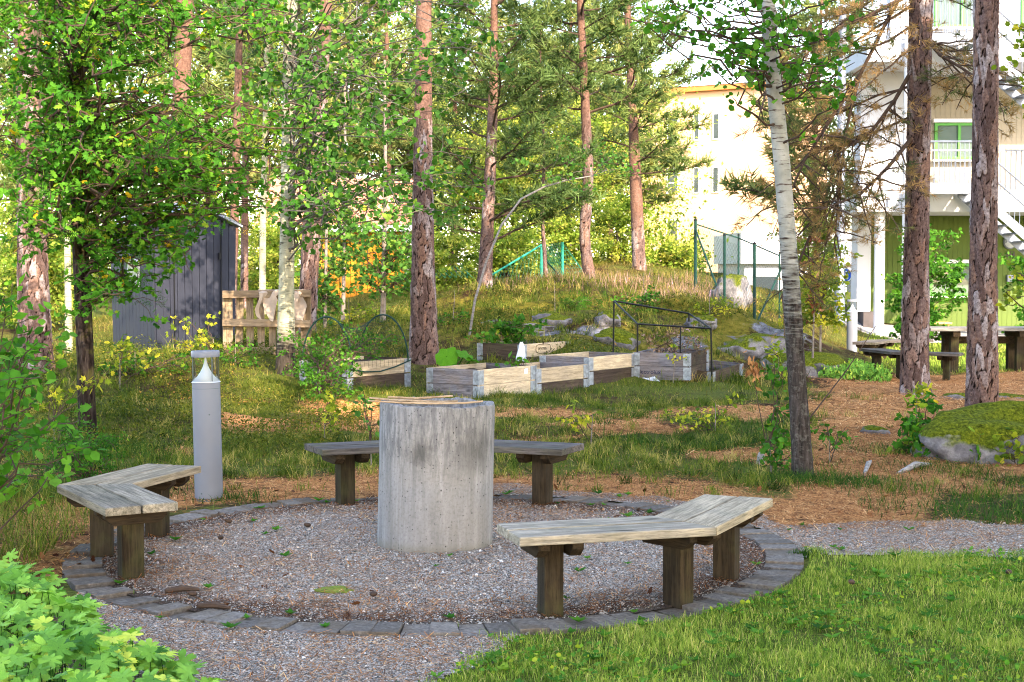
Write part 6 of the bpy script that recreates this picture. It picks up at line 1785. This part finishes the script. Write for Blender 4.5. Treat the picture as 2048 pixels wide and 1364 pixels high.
# wild grass behind the circle and on the banks
def wildp(x, y):
    cl = .5 + .5 * wob(x, y, 1.7, 5.5) + .35 * wob(x, y, 4.2, 1.5)
    return np.clip(grass_mask(x, y) * (.18 + .9 * cl), .0, 1) * (1 - path_mask(x, y)) * (1 - lawn_mask(x, y)) * (rad(x, y) > 2.2) * (1 - .85 * needle_mask(x, y))
greenz = lambda x, y: sstep(1.0, .6, np.hypot((x - 1.75 - .02 * (y - 15)) / 1.15, (y - 15.2) / 2.6)) + .6 * sstep(1, .6, np.hypot((x - 2.3) / .8, (y - 12.3) / .7)) + .5 * sstep(1, .5, np.hypot((x + 3.2) / .8, (y - 13.5) / 2))
x, y = sample(150000, -6.2, 4.6, 10.7, 19.0, wildp)
gz_ = r4.random(len(x)) < greenz(x, y)
P1, P2 = [], []
# distinct tufts
tc_x, tc_y = sample(4200, -6.2, 4.6, 10.6, 19.0, lambda x, y: np.clip(wildp(x, y) + .05 * (rad(x, y) > 2.4), 0, 1))
nb_ = r4.integers(24, 60, len(tc_x)); cxx = np.repeat(tc_x, nb_); cyy = np.repeat(tc_y, nb_); sz_ = np.repeat(r4.uniform(.5, 1.5, len(tc_x)), nb_); tt_ = np.repeat(r4.normal(.5, .25, len(tc_x)), nb_)
xx_, yy_ = cxx + r4.normal(0, .035, len(cxx)) * sz_, cyy + r4.normal(0, .035, len(cxx)) * sz_
P1.append(blades(xx_, yy_, np.clip(r4.normal(.085, .03, len(cxx)), .02, .2) * sz_, r4.uniform(.003, .006, len(cxx)), np.abs(r4.normal(.9, .4, len(cxx))), r4, 2, np.clip(tt_ + r4.normal(0, .15, len(cxx)), 0, 1)))
cl_ = wob(x, y, 2.3, 3.7)
h = np.clip(r4.normal(.048, .02, len(x)) + .03 * cl_, .015, .16) * (1 + .7 * gz_)
t_ = np.clip(.5 + .25 * wob(x, y, .9, 4) + r4.normal(0, .22, len(x)), 0, 1)
for g, PP in ((~gz_, P1), (gz_, P2)):
    PP.append(blades(x[g], y[g], h[g], r4.uniform(.0035, .0065, g.sum()), np.abs(r4.normal(.75, .35, g.sum())), r4, 2, t_[g]))
x, y = sample(34000, -6.0, -2.5, 6.9, 11.0, lambda x, y: (rad(x, y) > 2.25) * np.clip(.5 + .6 * wob(x, y, 2.2, 6), 0, 1) * (1 - ger_ok(x, y)))
P1.append(blades(x, y, r4.uniform(.04, .2, len(x)), r4.uniform(.003, .006, len(x)), np.abs(r4.normal(.8, .3, len(x))), r4, 2))
x, y = sample(26000, 2.4, 5.4, 9.6, 12.6, lambda x, y: np.clip(.3 + .7 * wob(x, y, 2.5, 2.5) + .6 * grass_mask(x, y), 0, 1) * (1 - path_mask(x, y)) * (1 - .7 * needle_mask(x, y)))
P2.append(blades(x, y, r4.uniform(.03, .1, len(x)), r4.uniform(.003, .006, len(x)), np.abs(r4.normal(.8, .3, len(x))), r4, 2))
# dense tufts standing at feet of posts, trunks and pallet
for (px, py, n_, s_, hh) in ((1590, 962, 700, .16, .13), (1690, 968, 900, .25, .12), (1860, 905, 1200, .35, .13), (235, 900, 700, .3, .2), (60, 985, 900, .25, .22), (260, 990, 600, .2, .16), (1070, 805, 500, .3, .12), (1165, 785, 400, .25, .1), (800, 800, 400, .3, .1), (470, 1000, 400, .15, .10), (1614, 1112, 260, .05, .06)):
    c = gp(px, py); a = r4.normal(0, s_, n_); b = r4.normal(0, s_ * .7, n_)
    P2.append(blades(c.x + a, c.y + b, r4.uniform(.3, 1, n_) * hh, r4.uniform(.003, .006, n_), np.abs(r4.normal(.8, .35, n_)), r4, 2))
grass_obj('wild_grass', 'rough yellow-green grass behind the gravel circle', 'grass_wild', P1)
grass_obj('tussock_grass', 'dark green grass tussocks between the ring and the birch', 'grass_green', P2)
# hill grass
x, y = sample(120000, -9, 8, 18.6, 40, lambda x, y: (.25 + .75 * sstep(26, 29, y)) * np.clip((.25 + .9 * (.5 + .5 * wob(x, y, 1.2, 8.8))) * (1 - rock_mask(x, y)) * (1 - .55 * moss_mask(x, y)) * (1 - lawn_mask(x, y)) * (1 - .9 * needle_mask(x, y)), 0, 1) * (x < .215 * y + .6))
cl_ = wob(x, y, 1.9, 6.2)
P = [blades(x, y, np.clip(r4.normal(.09, .04, len(x)) + .05 * cl_, .02, .3) * (.6 + .6 * sstep(25, 29, y)), r4.uniform(.005, .011, len(x)), np.abs(r4.normal(.6, .35, len(x))), r4, 1, np.clip(.42 + .25 * wob(x, y, .6, 2.7) + r4.normal(0, .25, len(x)), 0, 1))]
g = P[0]
grass_obj('hill_grass', 'dry straw-coloured grass over the mound', 'grass_dry', P)
x, y = sample(170000, -9, 6.5, 19, 36, lambda x, y: np.clip(.55 * (.55 + .8 * wob(x, y, 1.3, 1.8)) * (1 - .8 * rock_mask(x, y)) * (1 - needle_mask(x, y)), 0, 1) * (x < .2 * y))
tx_, ty_ = sample(2600, -5, 6.2, 20.5, 32, lambda x, y: np.clip(.35 + .6 * wob(x, y, 1.0, 7.3), 0, 1) * (1 - .7 * rock_mask(x, y)) * (x < .2 * y))
nb_ = r4.integers(14, 34, len(tx_)); cxx, cyy = np.repeat(tx_, nb_), np.repeat(ty_, nb_); sz_ = np.repeat(r4.uniform(.5, 1.6, len(tx_)), nb_)
tuft_b = blades(cxx + r4.normal(0, .05, len(cxx)) * sz_, cyy + r4.normal(0, .05, len(cxx)) * sz_, np.clip(r4.normal(.14, .05, len(cxx)), .03, .35) * sz_, r4.uniform(.005, .010, len(cxx)), np.abs(r4.normal(.8, .35, len(cxx))), r4, 2, np.clip(np.repeat(r4.normal(.5, .28, len(tx_)), nb_) + r4.normal(0, .12, len(cxx)), 0, 1))
grass_obj('mound_grass', 'green grass tufts over the mound', 'grass_wild', [tuft_b, blades(x, y, np.clip(r4.normal(.085, .04, len(x)), .02, .25), r4.uniform(.005, .010, len(x)), np.abs(r4.normal(.6, .3, len(x))), r4, 1)])
# berry scrub on the left bank
x, y = sample(120000, -9.5, -1.6, 13.0, 24, lambda x, y: np.clip(sstep(-.02, .05, -x - .105 * y + .35 * wob(x, y, 1.1, 9)) * (.45 + .7 * wob(x, y, 1.4, 3.9)), 0, 1))
pos = np.stack([x, y, HH(x, y) + r4.random(len(x)) ** .7 * (.16 + .10 * wob(x, y, 2.0, 7.7))], 1)
v, f = inst(L_DIA[0], L_DIA[1], pos, frames(r4.normal(size=pos.shape) * .7 + np.array([0, -.2, .8]), r4), r4.uniform(.022, .042, len(x)))
tag(link('berry_scrub', npmesh('berry_scrub', v, f, False, dict(tint=np.repeat(np.clip(.45 + .25 * wob(x, y, .9, 1.1) + r4.normal(0, .2, len(x)), 0, 1), 4))), M['berry']), 'low berry scrub covering the bank below the shed', 'ground cover', kind='stuff')
x, y = sample(80000, -4, 5.2, 21.8, 32, lambda x, y: np.clip(.05 + .8 * wob(x, y, 1.5, 5.9), 0, 1) * (1 - rock_mask(x, y)) * (x < .2 * y))
pos = np.stack([x, y, HH(x, y) + r4.random(len(x)) * .10], 1)
v, f = inst(L_DIA[0], L_DIA[1], pos, frames(r4.normal(size=pos.shape) * .7 + np.array([0, -.2, .8]), r4), r4.uniform(.03, .06, len(x)))
tag(link('mound_scrub', npmesh('mound_scrub', v, f, False, dict(tint=np.repeat(np.clip(r4.normal(.45, .25, len(x)), 0, 1), 4))), M['berry']), 'low leafy scrub on the mossy mound', 'ground cover', kind='stuff')
# heather
Vs = []
for (px, py, Y, s_, n_) in ((1350, 600, 28, .45, 500), (1300, 575, 30, .5, 300), (1230, 590, 29, .5, 220), (1150, 565, 31, .7, 260), (1040, 575, 31, .7, 200), (1400, 560, 31, .5, 200)):
    c = at(px, py, Y); xx, yy = c.x + r4.normal(0, s_, n_), c.y + r4.normal(0, s_, n_)
    Vs.append(blades(xx, yy, r4.uniform(.1, .34, n_), r4.uniform(.012, .024, n_), r4.uniform(.1, .6, n_), r4, 1))
grass_obj('heather', 'brown and mauve heather on top of the mound', 'heather', Vs)
# brown needles lying about
def quads(x, y, L, w, rng, dz=.006, tilt=.15):
    n_ = len(x); a = rng.uniform(0, 2 * math.pi, n_)
    d = np.stack([np.cos(a), np.sin(a), rng.normal(0, tilt, n_)], 1) * (L / 2)[:, None]; s = np.stack([-np.sin(a), np.cos(a), np.zeros(n_)], 1) * (w / 2)[:, None]
    c = np.stack([x, y, HH(x, y) + dz + np.abs(rng.normal(0, .003, n_)) + np.abs(d[:, 2])], 1)
    V = np.stack([c - d - s, c - d + s, c + d + s, c + d - s], 1).reshape(-1, 3)
    return V, np.arange(4 * n_).reshape(-1, 4)
def litp(x, y):
    r_ = rad(x, y)
    incirc = (r_ < 1.9) * (.16 + .55 * np.clip(wob(x, y, 1.3, 2.9), 0, 1) + .55 * sstep(1.2, 1.9, r_)) * (np.hypot(x - RX, y - RY) > .36)
    return np.clip(incirc + needle_mask(x, y) * .9 + path_mask(x, y) * .3 + .12 * (r_ > 2.1) * (y > 9), 0, 1) * (1 - lawn_mask(x, y))
x, y = sample(300000, -5.2, 5.5, 5.2, 15.5, litp)
V, F = quads(x, y, r4.uniform(.03, .07, len(x)), r4.uniform(.0022, .004, len(x)), r4, .013)
tn = np.clip(r4.normal(.5, .25, len(x)) - .35 * (sstep(1.55, 1.85, rad(x, y)) * (rad(x, y) < 1.9)), 0, 1)
tag(link('needle_litter', npmesh('needle_litter', V, F, False, dict(tint=np.repeat(tn, 4))), M['litter']), 'fallen brown pine needles on the gravel and path', 'needles', kind='stuff')
x, y = sample(60000, 0, 9, 13, 25, lambda x, y: needle_mask(x, y))
V, F = quads(x, y, r4.uniform(.05, .12, len(x)), r4.uniform(.004, .009, len(x)), r4, .01)
tag(link('needle_carpet', npmesh('needle_carpet', V, F, False, dict(tint=np.repeat(np.clip(r4.normal(.6, .25, len(x)), 0, 1), 4))), M['litter']), 'orange-brown needle carpet on the path under the pines', 'needles', kind='stuff')
# gravel stones
oct_v = np.array([(1, 0, 0), (0, 1, 0), (-1, 0, 0), (0, -1, 0), (.1, .1, .75), (0, 0, -.6)]); oct_f = np.array([(0, 1, 4), (1, 2, 4), (2, 3, 4), (3, 0, 4)])
x, y = sample(210000, -2.8, 5.0, 5.3, 11.2, lambda x, y: np.clip((rad(x, y) < 1.9) * (np.hypot(x - RX, y - RY) > .35) * .9 + path_mask(x, y) * .8, 0, 1))
pos = np.stack([x, y, HH(x, y) + .006], 1)
fr = frames(r4.normal(size=pos.shape) * .35 + np.array([0, 0, 1.0]), r4)
v, f = inst(oct_v, oct_f, pos, fr, r4.gamma(2.5, .0011, len(x)) + .0020)
tag(link('gravel_stones', npmesh('gravel_stones', v, f, False, dict(tint=np.repeat(np.clip(r4.normal(.46, .22, len(x)), 0, 1), 6))), M['pebble']), 'loose grey gravel stones', 'gravel', kind='stuff')
# dry leaves and bark flakes
x, y = sample(2600, -4.6, 4.5, 6.4, 14, lambda x, y: np.clip(.22 * (rad(x, y) < 1.9) * (.2 + sstep(1.3, 1.85, rad(x, y))) + .9 * ((x < -2.3) & (y < 11)) + .35 * needle_mask(x, y), 0, 1))
pos = np.stack([x, y, HH(x, y) + .016], 1)
lv = np.array(L_OAK[0]); lv[:, 2] += .25 * (lv[:, 1] ** 2) * 2
v, f = inst(lv, L_OAK[1], pos, frames(r4.normal(size=pos.shape) * .45 + np.array([0, 0, 1.0]), r4), r4.uniform(.025, .06, len(x)))
tag(link('leaf_litter', npmesh('leaf_litter', v, f, False, dict(tint=np.repeat(np.clip(r4.normal(.5, .3, len(x)), 0, 1), len(lv)))), M['lf_brown']), 'scattered dry brown leaves', 'leaf litter', kind='stuff')
# pine cones and bark on the gravel
cone = MB().lathe([(.002, 0), (.014, .008), (.02, .022), (.019, .036), (.012, .05), (.002, .058)], 10).mesh('pine_cone', smooth=True); cone.materials.append(M['twig'])
for k, (px, py, lab) in enumerate(((465, 1052, 'dark pine cone on the gravel right of the left bench'), (622, 1060, 'pine cone on the gravel left of the concrete ring'), (440, 1085, 'small cone behind the first cone near the left bench'), (395, 1200, 'dark cone near the front leg of the left bench'), (1708, 1176, 'brown cone lying in the lawn'), (2020, 1155, 'cone in the lawn at the right edge'), (742, 1200, 'small dark cone in front of the concrete ring'))):
    p = gp(px, py); o = link('pine_cone', cone, None, None, (p.x, p.y, .03), (R(78), 0, rnd.uniform(0, 6))); o.scale = (.85, .7, .9)
    tag(o, lab, 'pine cone', 'pine cones')
bk = MB().tube([(0, 0, .015), (.08, .01, .022), (.17, -.01, .016)], [.013, .018, .009], 7)
for (px, py, rz, lab) in ((330, 1192, .3, 'stick of bark in front of the left bench'), (395, 1222, -.2, 'crooked bark piece on the front pavers at left')):
    p = gp(px, py); o = bk.build('bark_piece', M['twig'], smooth=True, loc=(p.x, p.y, .01), rot=(0, 0, rz)); tag(o, lab, 'bark')
p = gp(670, 1182)
rock('small cushion of green moss on the gravel', (p.x, p.y, .005), (.10, .07, .012), 31, 'mossrock', 3, 'moss_cushion')
bpy.data.objects['moss_cushion'].data.materials.clear(); bpy.data.objects['moss_cushion'].data.materials.append(m_paint('moss_green', (.15, .18, .03), .95, .4, 0, 60, .8))
bpy.data.objects['moss_cushion']['category'] = 'moss'
